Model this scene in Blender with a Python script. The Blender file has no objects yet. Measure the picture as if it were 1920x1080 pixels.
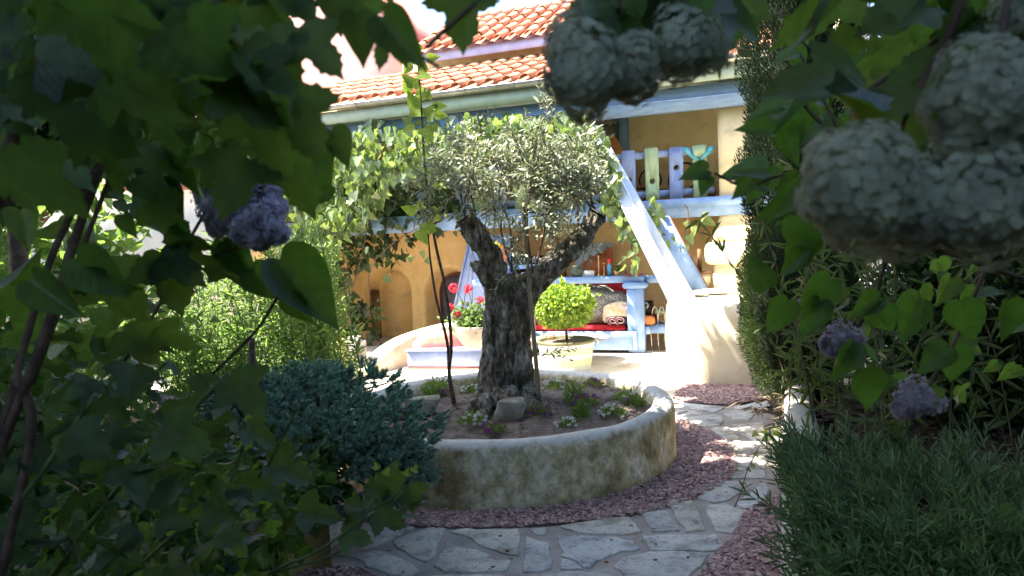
import bpy, bmesh, math, random
import numpy as np
from math import sin, cos, tan, pi, radians, sqrt, floor
from mathutils import Vector, Matrix, noise

rng = np.random.default_rng(11)
random.seed(5)
scene = bpy.context.scene
COL = scene.collection

# ------------------------------------------------------------ camera, sky, sun, exposure
FPX, PITCH, ROLL = 1300.0, radians(3.26), radians(2.5)
CAM = np.array([0.0, 0.0, 1.76])
F_ = np.array([0, cos(PITCH), -sin(PITCH)])
U0 = np.array([0, sin(PITCH), cos(PITCH)])
R0 = np.array([1.0, 0, 0])
R_ = R0 * cos(ROLL) - U0 * sin(ROLL)
U_ = U0 * cos(ROLL) + R0 * sin(ROLL)
cam_d = bpy.data.cameras.new('camera')
cam = bpy.data.objects.new('camera', cam_d)
COL.objects.link(cam)
cam.matrix_world = Matrix((
    (R_[0], U_[0], -F_[0], CAM[0]), (R_[1], U_[1], -F_[1], CAM[1]), (R_[2], U_[2], -F_[2], CAM[2]), (0, 0, 0, 1)))
cam_d.sensor_width = 36
cam_d.lens = 36 * FPX / 1920
cam_d.clip_start = 0.05
cam_d.clip_end = 400
cam_d.dof.use_dof = True
cam_d.dof.focus_distance = 6.0
cam_d.dof.aperture_fstop = 6.5
scene.camera = cam

SUN = Vector((-0.63, 0.03, 1.0)).normalized()
world = bpy.data.worlds.new("World")
scene.world = world
world.use_nodes = True
wn = world.node_tree
sky = wn.nodes.new('ShaderNodeTexSky')
sky.sky_type = 'NISHITA'
sky.sun_disc = False
sky.sun_elevation = math.asin(SUN.z)
sky.sun_rotation = math.atan2(SUN.x, SUN.y)
sky.air_density = 1.0
sky.dust_density = 1.5
wn.links.new(sky.outputs[0], wn.nodes['Background'].inputs[0])
wn.nodes['Background'].inputs[1].default_value = 0.135
sun_d = bpy.data.lights.new('sun', 'SUN')
sun_d.energy = 5.0
sun_d.angle = radians(0.5)
sun_d.color = (1.0, 0.93, 0.82)
sun_o = bpy.data.objects.new('sun', sun_d)
COL.objects.link(sun_o)
sun_o.rotation_euler = SUN.to_track_quat('Z', 'Y').to_euler()
scene.view_settings.view_transform = 'Standard'
scene.view_settings.look = 'None'
scene.view_settings.exposure = 2.5
scene.view_settings.gamma = 1
scene.view_settings.use_curve_mapping = False
scene.cycles.max_bounces = 7
scene.cycles.diffuse_bounces = 4
scene.cycles.transmission_bounces = 5

# ------------------------------------------------------------ layout helpers
def ray(x, y):
    return F_ * FPX + R_ * (x - 960) - U_ * (y - 540)
def at(x, y, Y):
    d = ray(x, y)
    return CAM + d * (Y / d[1])
def gr(x, y, z=0.0):
    d = ray(x, y)
    return CAM + d * ((z - CAM[2]) / d[2])
HA = radians(19)
HO = np.array([0, 12.2, 0.0])
HU = np.array([cos(HA), -sin(HA), 0])
HN = np.array([sin(HA), cos(HA), 0])
HZ = np.array([0, 0, 1.0])
def H(u, d, z):
    return HO + HU * u + HN * d + HZ * z
def Hs(V):
    V = np.asarray(V, float).reshape(-1, 3)
    return HO + V[:, :1] * HU + V[:, 1:2] * HN + V[:, 2:3] * HZ
def hp(x, y, d):
    D = ray(x, y)
    s = ((HO - CAM) @ HN + d) / (D @ HN)
    P = CAM + D * s
    return (P - HO) @ HU, P[2]

# ------------------------------------------------------------ geometry collector
class G:
    def __init__(self):
        self.V = []; self.F = []; self.n = 0
    def add(self, V, F):
        V = np.asarray(V, float).reshape(-1, 3)
        self.V.append(V)
        self.F += [tuple(i + self.n for i in f) for f in F]
        self.n += len(V)
        return self
    def box(self, x0, x1, y0, y1, z0, z1, bev=0.0):
        if bev <= 0:
            V = [(x, y, z) for x in (x0, x1) for y in (y0, y1) for z in (z0, z1)]
            return self.add(V, [(0, 1, 3, 2), (4, 6, 7, 5), (0, 4, 5, 1), (2, 3, 7, 6), (0, 2, 6, 4), (1, 5, 7, 3)])
        bm = bmesh.new()
        bmesh.ops.create_cube(bm, size=1)
        for v in bm.verts:
            v.co = Vector(((x0 + x1) / 2 + v.co.x * (x1 - x0), (y0 + y1) / 2 + v.co.y * (y1 - y0), (z0 + z1) / 2 + v.co.z * (z1 - z0)))
        bmesh.ops.bevel(bm, geom=bm.edges[:], offset=bev, segments=2, affect='EDGES')
        return self.bm(bm)
    def bm(self, bm):
        bm.verts.index_update()
        V = [v.co[:] for v in bm.verts]
        F = [[v.index for v in f.verts] for f in bm.faces]
        bm.free()
        return self.add(V, F)
    def prism(self, pts, ext):
        """pts: closed 3D polygon, ext: vector."""
        P = np.asarray(pts, float); n = len(P); e = np.asarray(ext, float)
        V = np.vstack([P, P + e])
        F = [tuple(range(n)), tuple(range(2 * n - 1, n - 1, -1))]
        F += [(i, (i + n), (i + 1) % n + n, (i + 1) % n) for i in range(n)]
        return self.add(V, F)
    def tube(self, pts, rad, n=8, cap=True, closed=False):
        P = np.asarray(pts, float)
        m = len(P)
        rad = np.broadcast_to(np.asarray(rad, float), (m,))
        T = np.gradient(P, axis=0)
        if closed:
            T = np.roll(P, -1, 0) - np.roll(P, 1, 0)
        T /= np.linalg.norm(T, axis=1)[:, None] + 1e-9
        ref = np.array([0, 0, 1.0]) if abs(T[0][2]) < .9 else np.array([1.0, 0, 0])
        V = []
        a = ref
        for i in range(m):
            a = a - T[i] * (a @ T[i]); a /= np.linalg.norm(a) + 1e-9
            b = np.cross(T[i], a)
            for k in range(n):
                t = 2 * pi * k / n
                V.append(P[i] + rad[i] * (cos(t) * a + sin(t) * b))
        F = []
        for i in range(m if closed else m - 1):
            j = (i + 1) % m
            for k in range(n):
                k2 = (k + 1) % n
                F.append((i * n + k, i * n + k2, j * n + k2, j * n + k))
        if cap and not closed:
            F.append(tuple(range(n - 1, -1, -1))); F.append(tuple(range((m - 1) * n, m * n)))
        return self.add(V, F)
    def lathe(self, prof, c=(0, 0, 0), n=24, sx=1, sy=1):
        V = []; F = []
        m = len(prof)
        for r, z in prof:
            for k in range(n):
                t = 2 * pi * k / n
                V.append((c[0] + r * cos(t) * sx, c[1] + r * sin(t) * sy, c[2] + z))
        for i in range(m - 1):
            for k in range(n):
                k2 = (k + 1) % n
                F.append((i * n + k, i * n + k2, (i + 1) * n + k2, (i + 1) * n + k))
        return self.add(V, F)
    def arr(self):
        return np.vstack(self.V) if self.V else np.zeros((0, 3))

def mesh_from(name, V, F, mat, smooth=False):
    me = bpy.data.meshes.new(name)
    V = np.asarray(V, np.float32)
    me.vertices.add(len(V)); me.vertices.foreach_set('co', V.ravel())
    if isinstance(F, tuple) and isinstance(F[0], np.ndarray):
        loops, starts, totals = F
    else:
        totals = np.array([len(f) for f in F], np.int32)
        loops = np.fromiter((i for f in F for i in f), np.int32)
        starts = np.concatenate([[0], np.cumsum(totals)[:-1]]).astype(np.int32)
    me.loops.add(len(loops)); me.loops.foreach_set('vertex_index', loops)
    me.polygons.add(len(starts)); me.polygons.foreach_set('loop_start', starts)
    me.polygons.foreach_set('loop_total', totals)
    if smooth:
        me.polygons.foreach_set('use_smooth', np.ones(len(starts), bool))
    me.update(calc_edges=True)
    me.validate()
    me.materials.append(mat)
    return me

def link(name, me):
    o = bpy.data.objects.new(name, me); COL.objects.link(o); return o
def tagp(o, label=None, cat=None, group=None, kind=None):
    if label: o['label'] = label
    if cat: o['category'] = cat
    if group: o['group'] = group
    if kind: o['kind'] = kind
    return o
def thing(name, label, cat, loc, rotz=0.0, group=None):
    o = bpy.data.objects.new(name, None); COL.objects.link(o)
    o.location = Vector([float(c) for c in loc]); o.rotation_euler = (0, 0, rotz)
    o.empty_display_size = .1
    return tagp(o, label, cat, group)
def hthing(name, label, cat, u, d, z, group=None):
    return thing(name, label, cat, H(u, d, z), -HA, group)
def w2l(root, V):
    """world coordinates to the root's own"""
    chain = []
    while root is not None:
        chain.append(root); root = root.parent
    V = np.asarray(V, float).reshape(-1, 3)
    for r in reversed(chain):
        a = -r.rotation_euler.z
        V = V - np.array(r.location[:])
        c, s = cos(a), sin(a)
        V = np.stack([V[:, 0] * c - V[:, 1] * s, V[:, 0] * s + V[:, 1] * c, V[:, 2]], 1)
    return V
def part(root, name, g, mat, frame='W', smooth=False, kind=None, label=None):
    V, Fc = (g.arr(), g.F) if isinstance(g, G) else g
    if frame == 'H': V = Hs(V)
    if root is not None and frame != 'L': V = w2l(root, V)
    o = link(name, mesh_from(name, V, Fc, mat, smooth))
    if root is not None: o.parent = root
    return tagp(o, label, kind=kind)
def struct(name, g, mat, frame='W', smooth=False):
    return part(None, name, g, mat, frame, smooth, kind='structure')

# ------------------------------------------------------------ materials
def newmat(name):
    m = bpy.data.materials.new(name); m.use_nodes = True
    nt = m.node_tree
    return m, nt, nt.nodes['Principled BSDF'], nt.nodes['Material Output']
def nd(nt, typ, **kw):
    n = nt.nodes.new(typ)
    for k, v in kw.items():
        if k.startswith('i_'):
            key = k[2:]
            n.inputs[int(key) if key.isdigit() else key.replace('_', ' ')].default_value = v
        else: setattr(n, k, v)
    return n
def c4(c): return (c[0], c[1], c[2], 1)
def noise_tex(nt, scale, detail=5, rough=.6, stretch=None, coord='Position'):
    if coord == 'Position':
        geo = nd(nt, 'ShaderNodeNewGeometry'); src = geo.outputs['Position']
    else:
        geo = nd(nt, 'ShaderNodeTexCoord'); src = geo.outputs['Object']
    if stretch:
        mp = nd(nt, 'ShaderNodeMapping'); mp.inputs['Scale'].default_value = stretch
        nt.links.new(src, mp.inputs[0]); src = mp.outputs[0]
    n = nd(nt, 'ShaderNodeTexNoise'); n.inputs['Scale'].default_value = scale
    n.inputs['Detail'].default_value = detail; n.inputs['Roughness'].default_value = rough
    nt.links.new(src, n.inputs['Vector'])
    return n
def ramp(nt, src, stops):
    r = nd(nt, 'ShaderNodeValToRGB')
    el = r.color_ramp.elements
    while len(el) < len(stops): el.new(.5)
    for e, (p, c) in zip(el, stops):
        e.position = p; e.color = c4(c) if len(c) == 3 else c
    nt.links.new(src, r.inputs[0])
    return r
def mixc(nt, fac, a, b, mode='MIX'):
    m = nd(nt, 'ShaderNodeMix', data_type='RGBA', blend_type=mode)
    for i, v in ((0, fac), (6, a), (7, b)):
        if isinstance(v, (int, float)): m.inputs[i].default_value = v
        elif isinstance(v, tuple): m.inputs[i].default_value = c4(v)
        else: nt.links.new(v, m.inputs[i])
    return m.outputs[2]
def bump(nt, bs, src, strength=.3, dist=.01):
    b = nd(nt, 'ShaderNodeBump'); b.inputs['Strength'].default_value = strength
    b.inputs['Distance'].default_value = dist
    nt.links.new(src, b.inputs['Height']); nt.links.new(b.outputs[0], bs.inputs['Normal'])
def rand_val(nt):
    g = nd(nt, 'ShaderNodeNewGeometry'); o = nd(nt, 'ShaderNodeObjectInfo')
    a = nd(nt, 'ShaderNodeMath', operation='ADD')
    nt.links.new(g.outputs['Random Per Island'], a.inputs[0]); nt.links.new(o.outputs['Random'], a.inputs[1])
    f = nd(nt, 'ShaderNodeMath', operation='FRACT'); nt.links.new(a.outputs[0], f.inputs[0])
    return f.outputs[0]

def M_rough(name, c1, c2, scale=6, rough=.85, bstr=.3, bdist=.008, bscale=None, stops=(.40, .60), stretch=None, varpc=0, metal=0, spec=.3):
    m, nt, bs, out = newmat(name)
    n = noise_tex(nt, scale, 6, .62, stretch)
    r = ramp(nt, n.outputs['Fac'], [(stops[0], c1), (stops[1], c2)])
    src = r.outputs[0]
    if varpc:
        rv = rand_val(nt)
        hv = nd(nt, 'ShaderNodeHueSaturation')
        mr = nd(nt, 'ShaderNodeMapRange'); mr.inputs[3].default_value = 1 - varpc; mr.inputs[4].default_value = 1 + varpc
        nt.links.new(rv, mr.inputs[0]); nt.links.new(mr.outputs[0], hv.inputs['Value']); nt.links.new(src, hv.inputs['Color'])
        src = hv.outputs[0]
    nt.links.new(src, bs.inputs['Base Color'])
    bs.inputs['Roughness'].default_value = rough
    bs.inputs['Metallic'].default_value = metal
    bs.inputs['Specular IOR Level'].default_value = spec
    nb = noise_tex(nt, bscale or scale * 6, 6, .65, stretch)
    bump(nt, bs, nb.outputs['Fac'], bstr, bdist)
    return m

def M_leaf(name, c1, c2, trans=.4, tcol=None, rough=.45, spec=.4, vein=None, var=.38):
    if 'petal' in name: var = .10
    m, nt, bs, out = newmat(name)
    rv = rand_val(nt)
    base = mixc(nt, rv, c1, c2)
    n = noise_tex(nt, 40, 3, .5)
    dk = ramp(nt, n.outputs['Fac'], [(.3, (.72, .72, .72)), (.7, (1.12, 1.12, 1.12))])
    base = mixc(nt, 1.0, base, dk.outputs[0], 'MULTIPLY')
    hv = nd(nt, 'ShaderNodeHueSaturation')
    mr = nd(nt, 'ShaderNodeMapRange'); mr.inputs[3].default_value = 1 - var; mr.inputs[4].default_value = 1 + var
    m7 = nd(nt, 'ShaderNodeMath', operation='MULTIPLY'); m7.inputs[1].default_value = 7.31
    f7 = nd(nt, 'ShaderNodeMath', operation='FRACT'); nt.links.new(rv, m7.inputs[0]); nt.links.new(m7.outputs[0], f7.inputs[0])
    nt.links.new(f7.outputs[0], mr.inputs[0]); nt.links.new(mr.outputs[0], hv.inputs['Value'])
    ms_ = nd(nt, 'ShaderNodeMapRange'); ms_.inputs[3].default_value = .75; ms_.inputs[4].default_value = 1.08
    nt.links.new(rv, ms_.inputs[0]); nt.links.new(ms_.outputs[0], hv.inputs['Saturation'])
    nt.links.new(base, hv.inputs['Color']); base = hv.outputs[0]
    at_ = nd(nt, 'ShaderNodeAttribute', attribute_name='leafco')
    sx = nd(nt, 'ShaderNodeSeparateXYZ'); nt.links.new(at_.outputs['Vector'], sx.inputs[0])
    def mth(op, a, b=None, c=None):
        m_ = nd(nt, 'ShaderNodeMath', operation=op)
        for i, v in enumerate((a, b, c)):
            if v is None: continue
            if isinstance(v, (int, float)): m_.inputs[i].default_value = v
            else: nt.links.new(v, m_.inputs[i])
        return m_.outputs[0]
    ax = mth('ABSOLUTE', sx.outputs[0])
    q_ = mth('ADD', mth('MULTIPLY', mth('MULTIPLY_ADD', ax, -.85, sx.outputs[1]), 7.0), mth('MULTIPLY', noise_tex(nt, 25, 2, .5).outputs['Fac'], 1.4))
    pp = mth('PINGPONG', q_, .5)
    side = mth('SMOOTH_MIN', mth('MULTIPLY', pp, 5.0), 1.0, .1)
    mid = mth('SMOOTH_MIN', mth('MULTIPLY', ax, 30.0), 1.0, .1)
    vn = mth('MULTIPLY', mth('SUBTRACT', 1.0, mth('MINIMUM', side, mid)), sx.outputs[2])
    vein_f = mth('MULTIPLY', vn, .16)
    base = mixc(nt, vein_f, base, (min(1, c2[0] * 1.9 + .03), min(1, c2[1] * 1.7 + .03), c2[2] * 1.5))
    nt.links.new(base, bs.inputs['Base Color'])
    bs.inputs['Roughness'].default_value = rough
    bs.inputs['Specular IOR Level'].default_value = spec
    tr = nd(nt, 'ShaderNodeBsdfTranslucent')
    tcol = tcol or (min(1, c2[0] * 2.2 + .04), min(1, c2[1] * 2.3 + .05), c2[2] * .7)
    tc = mixc(nt, 1.0, tcol, dk.outputs[0], 'MULTIPLY')
    tc = mixc(nt, mth('MULTIPLY', vn, .3), tc, (tcol[0] * .45, tcol[1] * .5, tcol[2] * .5))
    nt.links.new(tc, tr.inputs[0])
    mx = nd(nt, 'ShaderNodeMixShader'); mx.inputs[0].default_value = trans
    nt.links.new(bs.outputs[0], mx.inputs[1]); nt.links.new(tr.outputs[0], mx.inputs[2])
    nt.links.new(mx.outputs[0], out.inputs[0])
    if rough < .9:
        hgt = mth('MULTIPLY_ADD', vn, -.2, mth('MULTIPLY', noise_tex(nt, 90, 3, .5).outputs['Fac'], .6))
        bump(nt, bs, hgt, .55, .0025)
    return m

# plaster with stains
def M_plaster(name, base, pale, stain, sc=1.5, samt=(.5, .7), bstr=.35):
    m, nt, bs, out = newmat(name)
    n1 = noise_tex(nt, sc, 7, .62)
    n2 = noise_tex(nt, sc * 2.3, 8, .7)
    r1 = ramp(nt, n1.outputs['Fac'], [(.42, base), (.58, pale)])
    r2 = ramp(nt, n2.outputs['Fac'], [(samt[0], (0, 0, 0)), (samt[1], (1, 1, 1))])
    col = mixc(nt, r2.outputs[0], r1.outputs[0], stain)
    nt.links.new(col, bs.inputs['Base Color'])
    bs.inputs['Roughness'].default_value = .9
    bs.inputs['Specular IOR Level'].default_value = .2
    bump(nt, bs, noise_tex(nt, 14, 8, .65).outputs['Fac'], bstr, .02)
    return m

ochre = M_plaster('ochre_plaster', (.76, .51, .23), (.86, .60, .30), (.62, .43, .22), 1.1, (.52, .66), .35)
ochre_up = M_plaster('upper_ochre_plaster', (.70, .55, .30), (.80, .64, .38), (.56, .45, .26), 1.1, (.52, .68), .3)
cream = M_plaster('cream_plaster', (.74, .65, .45), (.84, .77, .58), (.62, .50, .32), 1.6, (.53, .68), .3)
pink = M_plaster('pink_plaster', (.62, .34, .29), (.66, .39, .33), (.60, .35, .30), .6, (.6, .9), .1)
pale_wall = M_plaster('pale_plaster', (.70, .66, .58), (.78, .74, .66), (.60, .55, .45), .8, (.55, .8), .2)
yellow_wall = M_plaster('yellow_plaster', (.66, .50, .20), (.72, .56, .26), (.50, .38, .18), 1.5, (.55, .8), .3)

def M_wood(name, c1, c2, rough=.6, stretch=(3, 3, 30)):
    return M_rough(name, c1, c2, 3, rough, .25, .004, 12, (.3, .7), stretch)
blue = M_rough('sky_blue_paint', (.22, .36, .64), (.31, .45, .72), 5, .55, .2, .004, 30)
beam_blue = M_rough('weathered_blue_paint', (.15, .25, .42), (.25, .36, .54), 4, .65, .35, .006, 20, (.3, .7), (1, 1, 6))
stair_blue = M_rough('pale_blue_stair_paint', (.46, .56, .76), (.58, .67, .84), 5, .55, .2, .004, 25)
lav = M_rough('lavender_paint', (.30, .38, .64), (.38, .46, .71), 4, .6, .2, .003, 30)
pgreen = M_rough('pale_green_paint', (.48, .60, .34), (.56, .68, .40), 5, .6, .2, .003, 30)
fasciag = M_rough('sage_green_paint', (.38, .46, .36), (.46, .54, .43), 5, .65, .2, .003, 30)
turq = M_rough('turquoise_cloth', (.10, .45, .55), (.2, .6, .65), 12, .8)
zinc = M_rough('zinc_metal', (.42, .40, .37), (.55, .53, .50), 5, .35, .1, .002, 30, metal=.7, spec=.5)
red = M_rough('red_fabric', (.50, .02, .03), (.62, .04, .05), 8, .85, .3, .004, 60)
salmon = M_rough('salmon_fabric', (.80, .20, .15), (.85, .28, .2), 8, .85)
redbrown = M_rough('red_brown_wood', (.16, .03, .02), (.26, .06, .04), 6, .6)
darkpanel = M_rough('dark_grey_panel', (.10, .09, .13), (.15, .13, .18), 5, .5)
blackm = M_rough('dark_metal', (.02, .018, .016), (.04, .035, .03), 8, .5, metal=.3)
brownw = M_rough('brown_wood', (.14, .07, .03), (.26, .14, .07), 5, .6)
orangew = M_rough('orange_wood', (.55, .22, .06), (.68, .30, .10), 4, .5)
tilem = M_rough('terracotta_tile', (.46, .19, .10), (.60, .30, .18), 3, .85, .3, .006, 40, (.35, .65), varpc=.16)
tilepan = M_rough('terracotta_pan', (.42, .19, .11), (.52, .27, .17), 4, .9)
greyclay = M_rough('grey_clay', (.34, .30, .26), (.46, .41, .36), 6, .85)
terrac = M_rough('terracotta_pot', (.55, .28, .16), (.66, .38, .24), 8, .85)
steel = M_rough('steel_tube', (.6, .6, .6), (.7, .7, .7), 5, .3, .05, .001, 20, metal=.8, spec=.5)
whitem = M_rough('white_ceramic', (.75, .73, .68), (.8, .78, .74), 5, .4, .05)
beigef = M_rough('beige_fabric', (.62, .44, .26), (.78, .64, .46), 9, .9, .5, .01, 14, (.42, .55))
soil = M_rough('bed_soil', (.13, .10, .08), (.24, .19, .15), 9, .95, 1.0, .03, 22)
earth = M_rough('garden_earth', (.035, .025, .018), (.08, .06, .045), 5, .95, 1.0, .03, 18)
mortar = M_rough('path_mortar', (.33, .285, .24), (.46, .41, .36), 2.5, .92, .6, .012, 30)
gravelb = M_rough('gravel_bed', (.20, .125, .12), (.32, .21, .20), 30, .95, 1.0, .02, 60)
chipm = M_rough('bark_chip', (.31, .18, .165), (.56, .40, .36), 12, .9, .3, .003, 80, (.3, .7), varpc=.55)
floorm = M_rough('courtyard_paving', (.50, .43, .34), (.64, .57, .47), 2.0, .9, .3, .006, 20)
rockm = M_rough('grey_rock', (.24, .21, .15), (.40, .37, .29), 7, .9, .8, .02, 18)
twig_m = M_rough('brown_twig', (.07, .045, .03), (.15, .10, .07), 20, .85)
stake_m = M_rough('wooden_stake', (.20, .16, .10), (.32, .26, .17), 14, .8, .5, .004, 40, (.3, .7), (1, 1, .2))
stem_g = M_rough('green_stem', (.06, .10, .03), (.12, .16, .05), 20, .6)

def M_flag():
    m, nt, bs, out = newmat('flagstone_grey')
    oi = nd(nt, 'ShaderNodeObjectInfo')
    n1 = noise_tex(nt, 5, 8, .7)
    n2 = noise_tex(nt, 45, 6, .7)
    a = ramp(nt, oi.outputs['Random'], [(0, (.50, .49, .46)), (.35, (.60, .58, .53)), (.7, (.62, .58, .49)), (1, (.54, .55, .54))])
    b = ramp(nt, n1.outputs['Fac'], [(.38, (.62, .58, .54)), (.48, (.98, .98, .98)), (.62, (1.25, 1.22, 1.15))])
    c = ramp(nt, n2.outputs['Fac'], [(.36, (.45, .42, .40)), (.46, (1, 1, 1))])
    col = mixc(nt, 1.0, a.outputs[0], b.outputs[0], 'MULTIPLY')
    col = mixc(nt, .7, col, c.outputs[0], 'MULTIPLY')
    nt.links.new(col, bs.inputs['Base Color'])
    bs.inputs['Roughness'].default_value = .8
    bs.inputs['Specular IOR Level'].default_value = .3
    s = nd(nt, 'ShaderNodeMath', operation='ADD')
    nt.links.new(n1.outputs['Fac'], s.inputs[0]); nt.links.new(n2.outputs['Fac'], s.inputs[1])
    bump(nt, bs, s.outputs[0], .7, .012)
    return m
flagm = M_flag()

def M_planter():
    """old lime plaster: pale on the rim, olive-brown stains and white blooms on the face, green moss at the foot"""
    m, nt, bs, out = newmat('stained_planter_plaster')
    geo = nd(nt, 'ShaderNodeNewGeometry')
    sep = nd(nt, 'ShaderNodeSeparateXYZ'); nt.links.new(geo.outputs['Position'], sep.inputs[0])
    n1 = noise_tex(nt, 4.5, 9, .68)
    n2 = noise_tex(nt, 14, 9, .72, (1, 1, .8))
    n3 = noise_tex(nt, 2.4, 3, .5)
    vor = nd(nt, 'ShaderNodeTexNoise', noise_type='RIDGED_MULTIFRACTAL')
    vor.inputs['Scale'].default_value = 5; vor.inputs['Detail'].default_value = 5
    nt.links.new(geo.outputs['Position'], vor.inputs['Vector'])
    base = ramp(nt, n1.outputs['Fac'], [(.38, (.30, .25, .13)), (.46, (.45, .39, .22)), (.54, (.60, .54, .36)), (.64, (.76, .71, .56))])
    mot = ramp(nt, n2.outputs['Fac'], [(.38, (.66, .62, .52)), (.48, (.97, .97, .97)), (.60, (1.3, 1.27, 1.18))])
    col = mixc(nt, 1.0, base.outputs[0], mot.outputs[0], 'MULTIPLY')
    # salt bloom lines
    vr = ramp(nt, vor.outputs[0], [(.55, (0, 0, 0)), (.95, (.6, .6, .6))])
    col = mixc(nt, vr.outputs[0], col, (.58, .52, .38))
    # moss towards the foot, broken up by noise
    ad = nd(nt, 'ShaderNodeMath', operation='MULTIPLY_ADD'); ad.inputs[1].default_value = .5
    nt.links.new(n3.outputs['Fac'], ad.inputs[0]); 
    neg = nd(nt, 'ShaderNodeMath', operation='MULTIPLY'); neg.inputs[1].default_value = -3.0
    nt.links.new(sep.outputs['Z'], neg.inputs[0]); nt.links.new(neg.outputs[0], ad.inputs[2])
    ms = ramp(nt, ad.outputs[0], [(.05, (0, 0, 0)), (.28, (.6, .6, .6))])
    col = mixc(nt, ms.outputs[0], col, (.17, .16, .045))
    # pale rim
    zr = nd(nt, 'ShaderNodeMath', operation='MULTIPLY_ADD'); zr.inputs[1].default_value = 18
    nzz = nd(nt, 'ShaderNodeMath', operation='MULTIPLY_ADD'); nzz.inputs[1].default_value = 1.6; nzz.inputs[2].default_value = -7.8
    nt.links.new(n2.outputs['Fac'], nzz.inputs[0])
    nt.links.new(sep.outputs['Z'], zr.inputs[0]); nt.links.new(nzz.outputs[0], zr.inputs[2])
    rim = ramp(nt, zr.outputs[0], [(.35, (0, 0, 0)), (.95, (1, 1, 1))])
    rimc = ramp(nt, n2.outputs['Fac'], [(.3, (.46, .42, .34)), (.45, (.62, .59, .52)), (.7, (.70, .68, .62))])
    col = mixc(nt, rim.outputs[0], col, rimc.outputs[0])
    nt.links.new(col, bs.inputs['Base Color'])
    bs.inputs['Roughness'].default_value = .9
    bs.inputs['Specular IOR Level'].default_value = .2
    bump(nt, bs, noise_tex(nt, 16, 9, .7).outputs['Fac'], .6, .02)
    return m
planter_m = M_planter()

def M_bark():
    m, nt, bs, out = newmat('olive_bark')
    n1 = noise_tex(nt, 13, 9, .75, (1, 1, .4))
    n2 = noise_tex(nt, 30, 8, .75, (1, 1, .5))
    r = ramp(nt, n1.outputs['Fac'], [(.38, (.07, .052, .035)), (.46, (.20, .165, .125)), (.53, (.36, .32, .26)), (.61, (.66, .62, .54))])
    r2 = ramp(nt, n2.outputs['Fac'], [(.38, (.35, .33, .3)), (.5, (1, 1, 1)), (.62, (1.6, 1.6, 1.5))])
    col = mixc(nt, 1.0, r.outputs[0], r2.outputs[0], 'MULTIPLY')
    n3 = noise_tex(nt, 2.2, 3, .5)
    gm = ramp(nt, n3.outputs['Fac'], [(.5, (0, 0, 0)), (.62, (.6, .6, .6))])
    col = mixc(nt, gm.outputs[0], col, (.12, .11, .05))
    nt.links.new(col, bs.inputs['Base Color'])
    bs.inputs['Roughness'].default_value = .9
    bs.inputs['Specular IOR Level'].default_value = .15
    s = nd(nt, 'ShaderNodeMath', operation='ADD')
    nt.links.new(n1.outputs['Fac'], s.inputs[0]); nt.links.new(n2.outputs['Fac'], s.inputs[1])
    bump(nt, bs, s.outputs[0], 1.0, .06)
    return m
bark_m = M_bark()

def M_speckle(name, a, b, sc):
    m, nt, bs, out = newmat(name)
    v = nd(nt, 'ShaderNodeTexVoronoi'); v.inputs['Scale'].default_value = sc
    g = nd(nt, 'ShaderNodeNewGeometry'); nt.links.new(g.outputs['Position'], v.inputs['Vector'])
    r = ramp(nt, v.outputs['Distance'], [(.3, a), (.45, b)])
    nt.links.new(r.outputs[0], bs.inputs['Base Color']); bs.inputs['Roughness'].default_value = .95
    return m
speck = M_speckle('speckled_fabric', (.55, .52, .47), (.16, .14, .12), 55)

# leaves
L_maple = M_leaf('viburnum_leaf', (.024, .052, .018), (.046, .088, .024), .48, (.19, .36, .04), .42, .35)
L_maple_low = M_leaf('low_viburnum_leaf', (.028, .058, .026), (.052, .092, .034), .34, (.14, .27, .04), .45, .35)
L_lilac = M_leaf('lilac_leaf', (.035, .080, .020), (.060, .12, .028), .42, (.14, .33, .03), .38, .45)
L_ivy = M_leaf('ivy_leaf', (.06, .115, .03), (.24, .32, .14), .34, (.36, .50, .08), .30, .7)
L_ivy_shade = M_leaf('shaded_ivy_leaf', (.030, .055, .020), (.055, .09, .03), .25, (.12, .22, .03), .4, .4)  # same ivy, with shade put into the colour for the lower band
L_willow = M_leaf('willow_leaf', (.07, .13, .03), (.12, .19, .05), .45, (.28, .45, .08), .5)
L_olive = M_leaf('olive_leaf', (.17, .21, .12), (.44, .47, .35), .25, (.30, .36, .16), .5)
L_box = M_leaf('round_tree_leaf', (.13, .24, .03), (.26, .38, .05), .4, (.45, .62, .06), .4)
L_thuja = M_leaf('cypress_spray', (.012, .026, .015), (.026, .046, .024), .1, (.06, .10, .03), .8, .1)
L_yew = M_leaf('yew_spray', (.022, .045, .012), (.045, .075, .02), .14, (.16, .25, .03), .6)
L_lav = M_leaf('lavender_leaf', (.06, .11, .045), (.17, .24, .12), .3, (.20, .34, .10), .5)
L_dark = M_leaf('canopy_leaf', (.025, .05, .015), (.045, .085, .02), .25, (.08, .18, .015), .5)
L_reed = M_leaf('reed_leaf', (.05, .08, .025), (.11, .15, .05), .35, (.22, .32, .06), .5)
L_fg = M_leaf('seedling_leaf', (.10, .19, .03), (.16, .26, .04), .4, (.35, .5, .06), .5)
L_needle = M_leaf('spruce_needle', (.22, .40, .28), (.38, .56, .42), .12, (.12, .25, .08), .5)
P_snow = M_leaf('snowball_petal', (.29, .32, .24), (.45, .48, .37), .42, (.70, .72, .48), .6, .2)
P_lilac = M_leaf('lilac_petal', (.64, .58, .72), (.84, .78, .87), .4, (.7, .64, .82), .6, .2)
P_faded = M_leaf('faded_lilac_petal', (.50, .44, .50), (.70, .62, .68), .35, (.5, .42, .5), .6, .2)
P_white = M_leaf('alyssum_petal', (.75, .75, .72), (.85, .85, .82), .2, (.7, .7, .6), .7, .2)
P_purple = M_leaf('purple_petal', (.25, .03, .26), (.38, .06, .36), .25, (.4, .08, .4), .7, .2)
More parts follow.
